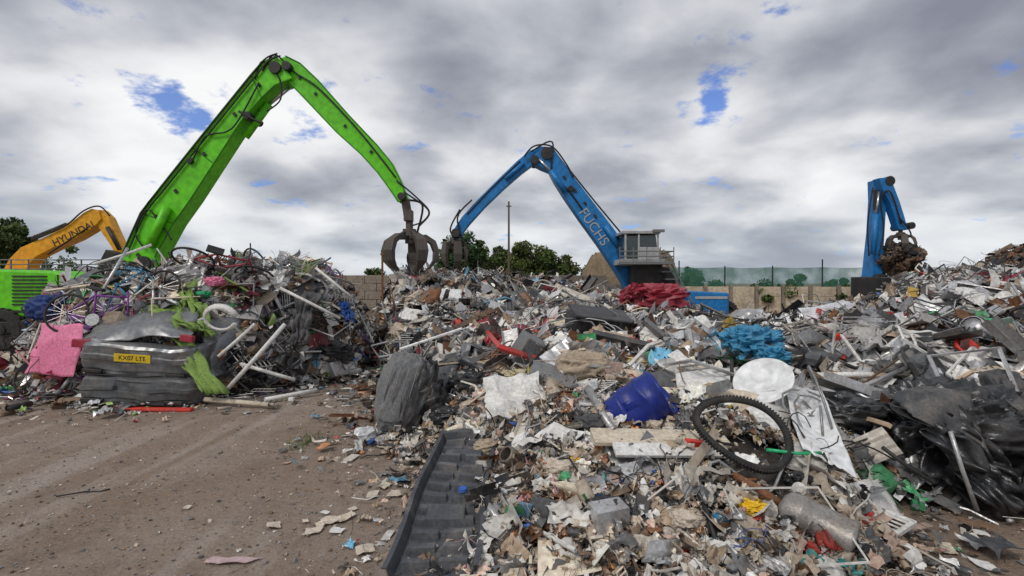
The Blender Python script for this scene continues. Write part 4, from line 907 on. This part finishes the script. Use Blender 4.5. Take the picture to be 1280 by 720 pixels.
p=Part(); ax=(c2-c1); p.lathe([(.05,0),(.065,0),(.068,.02),(.066,ax.length),(.05,ax.length),(.05,.0)],c1,ax,20); p.make('rusty_pipe',mat('pipe_steel',(.2,.17,.14),rough=.5,metal=.4,dirt=(.1,.06,.04),dirt_amt=.7),smooth=True)
c=W(668,600,3.62); Part().lathe([(.001,-.1),(.05,-.1),(.055,-.08),(.055,.08),(.04,.1),(.001,.1)],c,(.8,.2,-.35),16).make('copper_can',mat('copper',(.42,.2,.12),rough=.45,metal=.3),smooth=True)
c=Vector((1.80,3.02,.27)); ax=Vector((.75,-.55,-.32)).normalized(); e=new_empty('exhaust_silencer',c)
p=Part(); p.lathe([(.001,-.2),(.07,-.2),(.10,-.17),(.108,-.1),(.112,-.09),(.108,-.08),(.108,.15),(.118,.17),(.118,.19),(.1,.2),(.09,.185),(.001,.18)],c,ax,30)
for v in p.v: v+=Vector((.016*mnoise.noise(v*11),0,.016*mnoise.noise(v*10+Vector((3,0,0)))))
p.make('shell',mat('dull_steel',(.32,.30,.28),rough=.42,metal=.5,scale=9,dirt=(.2,.14,.09),dirt_amt=.6),e,smooth=True)
p=Part(); p.tube([c-ax*.2,c-ax*.32+Vector((0,0,.02)),c-ax*.38+Vector((-.06,.1,.04))],.026,10); p.make('inlet_pipe',M['rust'],e,smooth=True)
a=surf(645,512,.08); bent_sheet('white_crumpled_sheet',a+Vector((-.28,.15,.2)),a+Vector((.2,.2,.24)),a+Vector((-.25,-.15,-.06)),a+Vector((.3,-.2,-.08)),M['white'],.09,3.5,seed=2,n=30)
a=surf(825,548,.10); Part().box(a,(1.0,.2,.035),(.25,.03,.04)).make('white_board',M['cream'],bevel=.006); Part().box(a+Vector((.05,-.13,-.05)),(.85,.12,.03),(.5,.05,.12)).make('white_board',M['white'],bevel=.006)
e_=a+Vector((.3,-.06,-.03)); Part().box(e_,(.3,.05,.05),(.2,.2,.3)).make('red_block',M['red'],bevel=.006)
bent_sheet('white_appliance_panel',surf(978,476,.20),surf(1028,486,.24),surf(1004,565,.18),surf(1070,592,.15),M['whitep'],.012,3,seed=5,smooth=True,bow=.07)
bent_sheet('white_appliance_panel',surf(925,500,.08),surf(985,495,.10),surf(950,540,.05),surf(990,545,.05),M['white'],.02,3,seed=9,smooth=True,bow=.04)
bent_sheet('white_appliance_panel',surf(1040,610,.10),surf(1100,600,.12),surf(1065,650,.06),surf(1130,650,.06),M['white'],.02,3,seed=19,smooth=True,bow=.02)
bent_sheet('white_appliance_panel',surf(845,470,.14),surf(920,462,.16),surf(850,500,.10),surf(915,500,.10),M['white'],.03,3,seed=29,smooth=True,bow=.05)
e=new_empty('slatted_vent_cover',(2.45,3.35,.08)); p=Part(); Rz=Euler((.06,-.1,.5)).to_matrix(); c=Vector((2.36,3.3,.11))
for k in range(9): p.box(c+Rz@Vector((-.2+.05*k,0,0)),(.028,.2,.012),M3=Rz@Euler((0,.5,0)).to_matrix())
for s in(-1,1): p.box(c+Rz@Vector((0,s*.11,0)),(.48,.03,.03),M3=Rz); p.box(c+Rz@Vector((s*.235,0,0)),(.03,.24,.03),M3=Rz)
p.make('slats',M['white'],e,bevel=.003)
bent_sheet('white_plastic_sheet',(2.05,3.5,.14),(2.40,3.05,.10),(1.98,3.2,.08),(2.35,2.88,.06),M['white'],.02,5,seed=12)
crumple('black_wrapped_bale',(3.68,4.25,.36),(.54,.42,.38),M['film'],.42,1.7,2,n=(150,100))
crumple('black_wrapped_bale',(4.5,4.55,.36),(.50,.4,.42),M['dustyblack'],.4,1.6,6,n=(140,90))
drape('black_plastic_sheeting',[(3.2,4.0,.74),(3.3,3.78,.55),(3.42,3.68,.3),(3.6,3.62,.04)],.40,M['film'],22,dy=.3,n=50)
drape('black_plastic_sheeting',[(4.0,3.95,.80),(4.05,3.72,.55),(3.9,3.62,.25),(3.92,3.6,.03)],.36,M['dustyblack'],25,dy=.3,n=50)
bent_sheet('grey_fender_liner',W(1110,497,4.1),W(1215,490,3.95),W(1140,522,3.85),W(1235,568,3.7),M['dustyblack'],.03,2.5,seed=8,smooth=True,bow=.1)
pole('black_strap',W(1105,560,3.6),W(1170,605,3.5),.012,M['black']); pole('metal_strip',W(1190,540,3.6),W(1225,640,3.5),.012,M['galv'])
def onheap(u,v,l=.08): return surf(u,v,l)
a=onheap(940,430,.14); crumple('blue_tarpaulin',a,(.24,.2,.15),M['lblue'],.6,2.8,4,smooth=False,n=(44,30)); a2=onheap(966,446,.12); crumple('blue_tarpaulin',a2,(.12,.11,.08),M['lblue'],.7,2.6,8,smooth=False,n=(36,22))
a=onheap(748,404,.1); e=new_empty('black_storage_trunk',a); s=a.y/9.0
p=Part(); Rz=Euler((.25,.08,.2)).to_matrix(); p.box(a,(1.0*s,.5*s,.30*s),M3=Rz)
for v in p.v: v+=Vector((R(-.05,.05),R(-.03,.03),R(-.05,.05)))*s
p.make('body',M['blackp'],e,bevel=.03); p=Part(); p.box(a+Rz@Vector((0,-.02,.18*s)),(1.08*s,.56*s,.05*s),M3=Rz@Euler((.1,.05,0)).to_matrix()); p.make('lid',M['blackp'],e,bevel=.02)
a=onheap(662,440,.1); Part().box(a,(.34,.28,.34),(.3,.5,.4)).make('speaker_cabinet',M['grey'],bevel=.015)
a=onheap(730,458,.08); crumple('tan_cushion',a,(.22,.17,.12),M['tan'],.35,2,3)
a=onheap(790,455,.08); crumple('yellow_foam',a,(.13,.1,.05),mat('foam',(.55,.45,.24),rough=.95,spec=.1),.5,3,5,smooth=False)
a=onheap(650,470,.06); crumple('yellow_foam',a,(.17,.12,.05),mat('foam2',(.60,.54,.36),rough=.95,spec=.1),.5,3,9,smooth=False)
for i,(u,v,sz,mm,sd) in enumerate([(822,372,.5,'dkred',1),(838,388,.4,'dkred',2),(790,368,.3,'dkred',3),(600,412,.22,'dkred',4),(612,432,.15,'dkred',5)]):
    a=onheap(u,v,.08); crumple('crushed_car_panel',a,(sz,sz*.5,sz*.45),M[mm],.7,2.4,sd,smooth=False,n=(30,20),rot=(.3,.2*i,i))
a=onheap(1055,432,.08); p=Part(); p.lathe([(.001,.02),(.08,.02),(.11,.05),(.13,.07),(.13,.03),(.09,-.02),(.001,-.03)],a,(-.1,-.7,.6),24); p.make('red_bowl',M['red'],smooth=True)
a=onheap(1205,437,.05); p=Part(); p.lathe([(.001,.02),(.07,.02),(.10,.05),(.11,.07),(.11,.03),(.08,-.02),(.001,-.03)],a,(.1,-.7,.6),24); p.make('red_bowl',M['red'],smooth=True)
a=onheap(1235,412,.1); p=Part(); p.lathe([(.001,.14),(.03,.13),(.07,.10),(.13,.07),(.16,.0),(.001,-.02)],a,(.3,-.3,.8),20)
p.make('green_plastic_lid',M['ygreen'],smooth=True); crumple('yellow_bag',a+Vector((-.02,-.2,-.14)),(.12,.08,.04),M['yelp'],.5,3,2)
pole('red_beam',W(1110,393,7.4),W(1225,402,6.9),.035,M['red'],4)
pole('white_beam',surf(1075,470,.12),surf(1180,440,.16),.03,M['white'],4); pole('white_beam',surf(1020,470,.12),surf(1120,470,.12),.03,M['white'],4)
pole('white_beam',surf(1040,500,.12),surf(1140,458,.12),.025,M['galv'],4); pole('white_beam',surf(960,455,.1),surf(1010,470,.1),.03,M['white'],4)
pole('black_post',W(915,450,4.9),W(915,500,4.9),.016,M['black']); pole('green_hose',surf(960,563,.12),surf(1028,567,.12),.010,M['ygreen'])
pole('aluminium_profile',surf(735,485,.12),surf(768,540,.1),.035,M['galv'],4); pole('rusty_bar',surf(700,492,.1),surf(790,520,.1),.02,M['rust'])
for k,(u,v,u2,v2,d) in enumerate([(560,500,600,420,5.8),(900,470,860,420,6),(1130,560,1060,510,4.6),(1000,450,1060,420,6.3),(835,440,900,425,6.5),(690,500,640,470,5),(1240,480,1180,430,5.5),(1265,420,1200,380,7.5),(640,640,720,690,3.3),(820,640,760,600,3.6),(900,690,870,610,3.3),(610,600,650,540,4),(1080,455,1130,380,6),(560,390,610,350,9),(480,400,520,360,10),(700,380,760,350,12),(1180,400,1260,350,9),(1150,420,1250,440,7)]):
    a=surf(u,v,.06); b=surf(u2,v2,.10); pole(('metal_strip','cable')[k%2],a,b,(.014,.009)[k%2],[M['galv'],M['black'],M['white']][k%3],5)
for k,(u,v,du,n_) in enumerate([(560,480,14,14),(640,600,12,14),(760,570,11,16),(880,600,10,12),(1000,520,13,14),(1060,440,14,14),(700,440,16,12),(540,430,15,12),(820,520,9,14),(300,430,12,12),(360,400,9,12),(150,395,10,10),(1180,460,10,10)]):
    pts=[surf(u+du*i,v+26*math.sin(i*.7+k)+8*math.sin(i*1.9+k),.07) for i in range(n_)]
    pts=[(pts[max(i-1,0)]+pts[i]*2+pts[min(i+1,n_-1)])/4+Vector((0,0,.03*math.sin(i*1.3))) for i in range(n_)]
    q_=[]
    for i in range(n_-1): q_+=[pts[i],(pts[i]+pts[i+1])/2]
    Part().tube(q_,R(.006,.012),6).make('loose_cable',M['hose'] if k%3 else M['galv'],smooth=True)
c=onheap(1018,391,.0); s=c.y/9; e=new_empty('metal_chair_frame',c); p=Part()
p.tube([c+Vector((-.2,0,0)),c+Vector((-.26,.05,.42)),c+Vector((.12,.08,.42)),c+Vector((.24,0,0))],.02,6); p.tube([c+Vector((-.22,0,.18)),c+Vector((.2,0,.16))],.016,6); p.tube([c+Vector((-.2,-.35,.02)),c+Vector((-.22,0,.18))],.016,6); p.tube([c+Vector((.16,-.35,.02)),c+Vector((.2,0,.16))],.016,6); p.make('tubes',M['white'],e,smooth=True)
for (u,v,sz,mm,sd) in [(940,635,.07,'yelp',1),(948,645,.04,'red',2),(720,575,.03,'yelp',3),(650,632,.03,'yelp',4),(905,648,.04,'lblue',6),(1000,600,.07,'blackp',12),(760,640,.11,'film',13),(560,520,.14,'film',14),(605,440,.14,'blackp',15),(700,430,.14,'white',16),(880,470,.14,'cream',18),(610,560,.1,'tan',19),(1065,520,.22,'film',21),(590,480,.2,'blackp',22),(700,585,.09,'paper',24),(860,650,.08,'paper',25),(740,530,.12,'grime',26),(1110,470,.22,'dustyblack',27),(650,560,.08,'film',28)]:
    a=surf(u,v,.05); crumple('wrapper' if sz<.08 else 'rubbish_bag',a,(sz,sz*.8,sz*.5),M[mm],.5,2.0,sd,n=(48,32),smooth=sz>=.08)
for i,(u,v,sz,mm) in enumerate([(555,415,.3,'white'),(640,398,.3,'galv'),(870,410,.35,'white'),(905,500,.2,'cream'),(700,408,.3,'cream'),(860,455,.25,'white'),(880,440,.2,'galv'),(520,395,.3,'white'),(1100,410,.3,'galv'),(1165,395,.4,'white'),(1235,375,.35,'white'),(1190,365,.4,'galv'),(1120,440,.3,'galv'),(1215,455,.25,'white'),(700,545,.14,'white'),(800,590,.12,'galv'),(720,615,.12,'cream'),(560,445,.2,'galv'),(985,420,.3,'white'),(1060,465,.25,'white'),(1140,425,.22,'white'),(930,400,.35,'galv'),(590,455,.22,'satin'),(545,470,.25,'satin'),(820,480,.2,'satin'),(1180,470,.35,'satin'),(1085,500,.28,'satin'),(690,470,.22,'grey'),(650,375,.5,'satin'),(1150,450,.3,'grey'),(1030,455,.25,'satin'),(690,640,.14,'grime'),(830,690,.12,'galv'),(770,425,.25,'tan'),(640,520,.18,'tan')]):
    a=surf(u,v,.08); r1=R(-.5,.5); dx=Vector((math.cos(r1),math.sin(r1),R(-.25,.25)))*sz; dz=Vector((R(-.2,.2),.6*sz,.55*sz))*.6
    tp=R(.5,1.1)
    bent_sheet('metal_sheet' if mm=='galv' else ('dark_panel' if mm in('satin','grime') else 'white_panel'),a-dx*tp+dz,a+dx+dz,a-dx-dz,a+dx*tp-dz,M[mm],.05*sz/.3,3,n=16,seed=i,bow=R(-.05,.1)*sz/.3)
for i,(u,v,w_,mm) in enumerate([(340,661,.09,'paper'),(390,668,.12,'paper'),(412,655,.14,'paper'),(432,650,.13,'cream'),(420,668,.09,'white'),(455,692,.11,'paper'),(380,656,.06,'cream'),(405,645,.05,'white'),(465,622,.12,'paper'),(480,610,.12,'cream'),(495,620,.13,'paper'),(505,606,.1,'white'),(1185,690,.13,'cream'),(1230,672,.08,'white'),(1150,668,.1,'paper'),(1235,712,.12,'white'),(232,638,.05,'paper'),(398,660,.07,'cream'),(440,640,.06,'paper')]):
    d=CAM_H*F/(v-HOR); c=W(u,v,d); a=R(0,6.28); dx=Vector((math.cos(a),math.sin(a),0))*w_*.6; dy=Vector((-math.sin(a),math.cos(a),0))*w_*R(.3,.5); c.z=.022; k1=R(.5,1); k2=R(.5,1)
    bent_sheet('paper_scrap',c-dx*k1+dy,c+dx+dy*k2,c-dx-dy*k2,c+dx*k1-dy,M[mm],.008,10,n=16,thick=.003,seed=i)
c=W(288,706,3.07); c.z=.02; bent_sheet('pink_paper_scrap',c+Vector((-.13,.03,0)),c+Vector((.16,.035,0)),c+Vector((-.16,-.03,0)),c+Vector((.1,-.025,0)),mat('pinkish',(.5,.36,.36)),.007,5,n=20,thick=.003)
for i,(u,v) in enumerate([(450,575),(480,560),(65,625)]):
    d=CAM_H*F/(v-HOR); c=W(u,v,d); pts=[c+Vector((k*.05,.02*math.sin(k*1.7+i)+k*.03,.012+.01*math.sin(k))) for k in range(7)]; Part().tube(pts,.006,6).make('wire_offcut',M['black'],smooth=True)
e=new_empty('weed',(-2.3,5.4,0)); p=Part()
for k in range(120):
    a=R(0,6.28); r=R(0,.22); l=R(.03,.08); b=Vector((-2.15+r*math.cos(a),5.4+r*1.6*math.sin(a),0)); t=b+Vector((R(-.05,.05),R(-.05,.05),l)); w=Vector((.005,0,0)); p.add([b-w,b+w,t],[(0,1,2)])
p.make('leaves',mat('weed_green',(.12,.15,.06),rough=.8),e)

# ------------------------------------------------------------------ world
w=bpy.data.worlds.new('World'); scene.world=w; w.use_nodes=True; nt=w.node_tree; N=nt.nodes; L=nt.links
bg=N['Background']; bg.inputs['Strength'].default_value=.1
sky=N.new('ShaderNodeTexSky'); sky.sky_type='NISHITA'; sky.sun_disc=False; sky.sun_elevation=math.radians(48); sky.sun_rotation=math.radians(215)
tc=N.new('ShaderNodeTexCoord'); sp=N.new('ShaderNodeSeparateXYZ'); L.new(tc.outputs['Generated'],sp.inputs[0])
def mth(op,a,b=None,clamp=False):
    n=N.new('ShaderNodeMath'); n.operation=op; n.use_clamp=clamp
    for i,x in enumerate((a,b)):
        if x is None: continue
        if isinstance(x,(int,float)): n.inputs[i].default_value=x
        else: L.new(x,n.inputs[i])
    return n.outputs[0]
z=mth('MAXIMUM',sp.outputs[2],0.0); zz=mth('ADD',z,.26)
cb=N.new('ShaderNodeCombineXYZ'); L.new(mth('DIVIDE',sp.outputs[0],zz),cb.inputs[0]); L.new(mth('DIVIDE',sp.outputs[1],zz),cb.inputs[1])
def wn(s,d,r,off,dist=0.0,scl=(1,1,1)):
    mp=N.new('ShaderNodeMapping'); mp.inputs['Location'].default_value=off; mp.inputs['Scale'].default_value=scl; L.new(cb.outputs[0],mp.inputs[0])
    n=N.new('ShaderNodeTexNoise'); n.inputs['Scale'].default_value=s; n.inputs['Detail'].default_value=d; n.inputs['Roughness'].default_value=r; n.inputs['Distortion'].default_value=dist
    L.new(mp.outputs[0],n.inputs['Vector']); return n.outputs[0]
big=wn(.9,3,.5,(3.1,1.7,0),.2); med=wn(2.2,9,.48,(.4,5.2,2),.15); hol=wn(5.0,8,.6,(8.3,2.2,5),.15)
# cloud banks at fixed compass bearings: (bearing, elevation on a 640 focal scale), radius, amount
def lobe(u,v,rad,amp):
    d=Vector(((u-640)/F,1,-(v-HOR)/F)).normalized()
    n=N.new('ShaderNodeVectorMath'); n.operation='DOT_PRODUCT'; L.new(tc.outputs['Generated'],n.inputs[0]); n.inputs[1].default_value=d
    m=N.new('ShaderNodeMapRange'); m.interpolation_type='SMOOTHSTEP'; m.inputs[1].default_value=math.cos(math.radians(rad)); m.inputs[2].default_value=1; m.inputs[3].default_value=0; m.inputs[4].default_value=amp
    L.new(n.outputs['Value'],m.inputs[0]); return m.outputs[0]
v=mth('ADD',mth('MULTIPLY',big,.45),mth('MULTIPLY',med,.72))
for (a_,b_,r_,am_) in [(70,160,16,.12),(260,205,14,.10),(480,230,15,.10),(640,240,13,.08),(240,60,13,.07),(1130,215,14,.11),(980,180,13,.08),(40,265,13,-.09),(1210,110,15,-.08),(950,300,13,-.07),(650,60,16,-.03),(100,20,12,-.04),(370,262,8,-.05),(820,110,10,.06),(420,120,12,.05)]:
    v=mth('ADD',v,lobe(a_,b_,r_,am_))
hv=hol
for (a_,b_,r_,am_) in [(872,122,3.6,.16),(905,112,3.2,.15),(190,118,3.2,.13),(262,132,4,.10),(380,160,4,.08),(205,150,4,.09),(120,215,4,.05)]: hv=mth('ADD',hv,lobe(a_,b_,r_,am_))
cr=N.new('ShaderNodeValToRGB'); L.new(v,cr.inputs[0]); E=cr.color_ramp.elements
E[0].position=.43; E[0].color=(.235,.25,.31,1); E[1].position=.82; E[1].color=(.90,.905,.91,1)
for pz,c in ((.52,(.34,.36,.415,1)),(.60,(.49,.51,.555,1)),(.70,(.73,.74,.765,1))):
    x=E.new(pz); x.color=c
hz_=N.new('ShaderNodeMapRange'); hz_.inputs[1].default_value=0; hz_.inputs[2].default_value=.2; hz_.inputs[3].default_value=.4; hz_.inputs[4].default_value=0; L.new(sp.outputs[2],hz_.inputs[0])
mh_=N.new('ShaderNodeMix'); mh_.data_type='RGBA'; L.new(hz_.outputs[0],mh_.inputs[0]); L.new(cr.outputs[0],mh_.inputs[6]); mh_.inputs[7].default_value=(.56,.63,.69,1)
sc=N.new('ShaderNodeVectorMath'); sc.operation='SCALE'; L.new(mh_.outputs[2],sc.inputs[0]); sc.inputs['Scale'].default_value=10.5
hr=N.new('ShaderNodeMapRange'); hr.interpolation_type='SMOOTHSTEP'; hr.inputs[1].default_value=.60; hr.inputs[2].default_value=.74; hr.inputs[4].default_value=.9; L.new(hv,hr.inputs[0])
mm=N.new('ShaderNodeMix'); mm.data_type='RGBA'; L.new(hr.outputs[0],mm.inputs[0]); L.new(sc.outputs[0],mm.inputs[6])
sk2=N.new('ShaderNodeVectorMath'); sk2.operation='MULTIPLY'; sk2.inputs[1].default_value=(.55,.85,1.5); L.new(sky.outputs[0],sk2.inputs[0]); L.new(sk2.outputs[0],mm.inputs[7])
L.new(mm.outputs[2],bg.inputs['Color'])
sun=bpy.data.lights.new('sun','SUN'); sun.energy=1.5; sun.angle=math.radians(18); sun.color=(1,.95,.88); so=bpy.data.objects.new('sun',sun); scene.collection.objects.link(so)
el=math.radians(48); az=math.radians(215); dirv=Vector((math.sin(az)*math.cos(el),math.cos(az)*math.cos(el),math.sin(el)))
so.rotation_euler=dirv.to_track_quat('Z','Y').to_euler(); so.location=(0,0,20)

# ------------------------------------------------------------------ camera
cam=bpy.data.cameras.new('camera'); cam.lens=18; cam.sensor_width=36; cam.clip_end=2000; cam.clip_start=.05
co=bpy.data.objects.new('camera',cam); scene.collection.objects.link(co); co.location=(0,0,CAM_H); co.rotation_euler=(math.radians(90-.716),0,0); scene.camera=co
scene.view_settings.view_transform='Standard'; scene.view_settings.look='None'; scene.view_settings.exposure=0
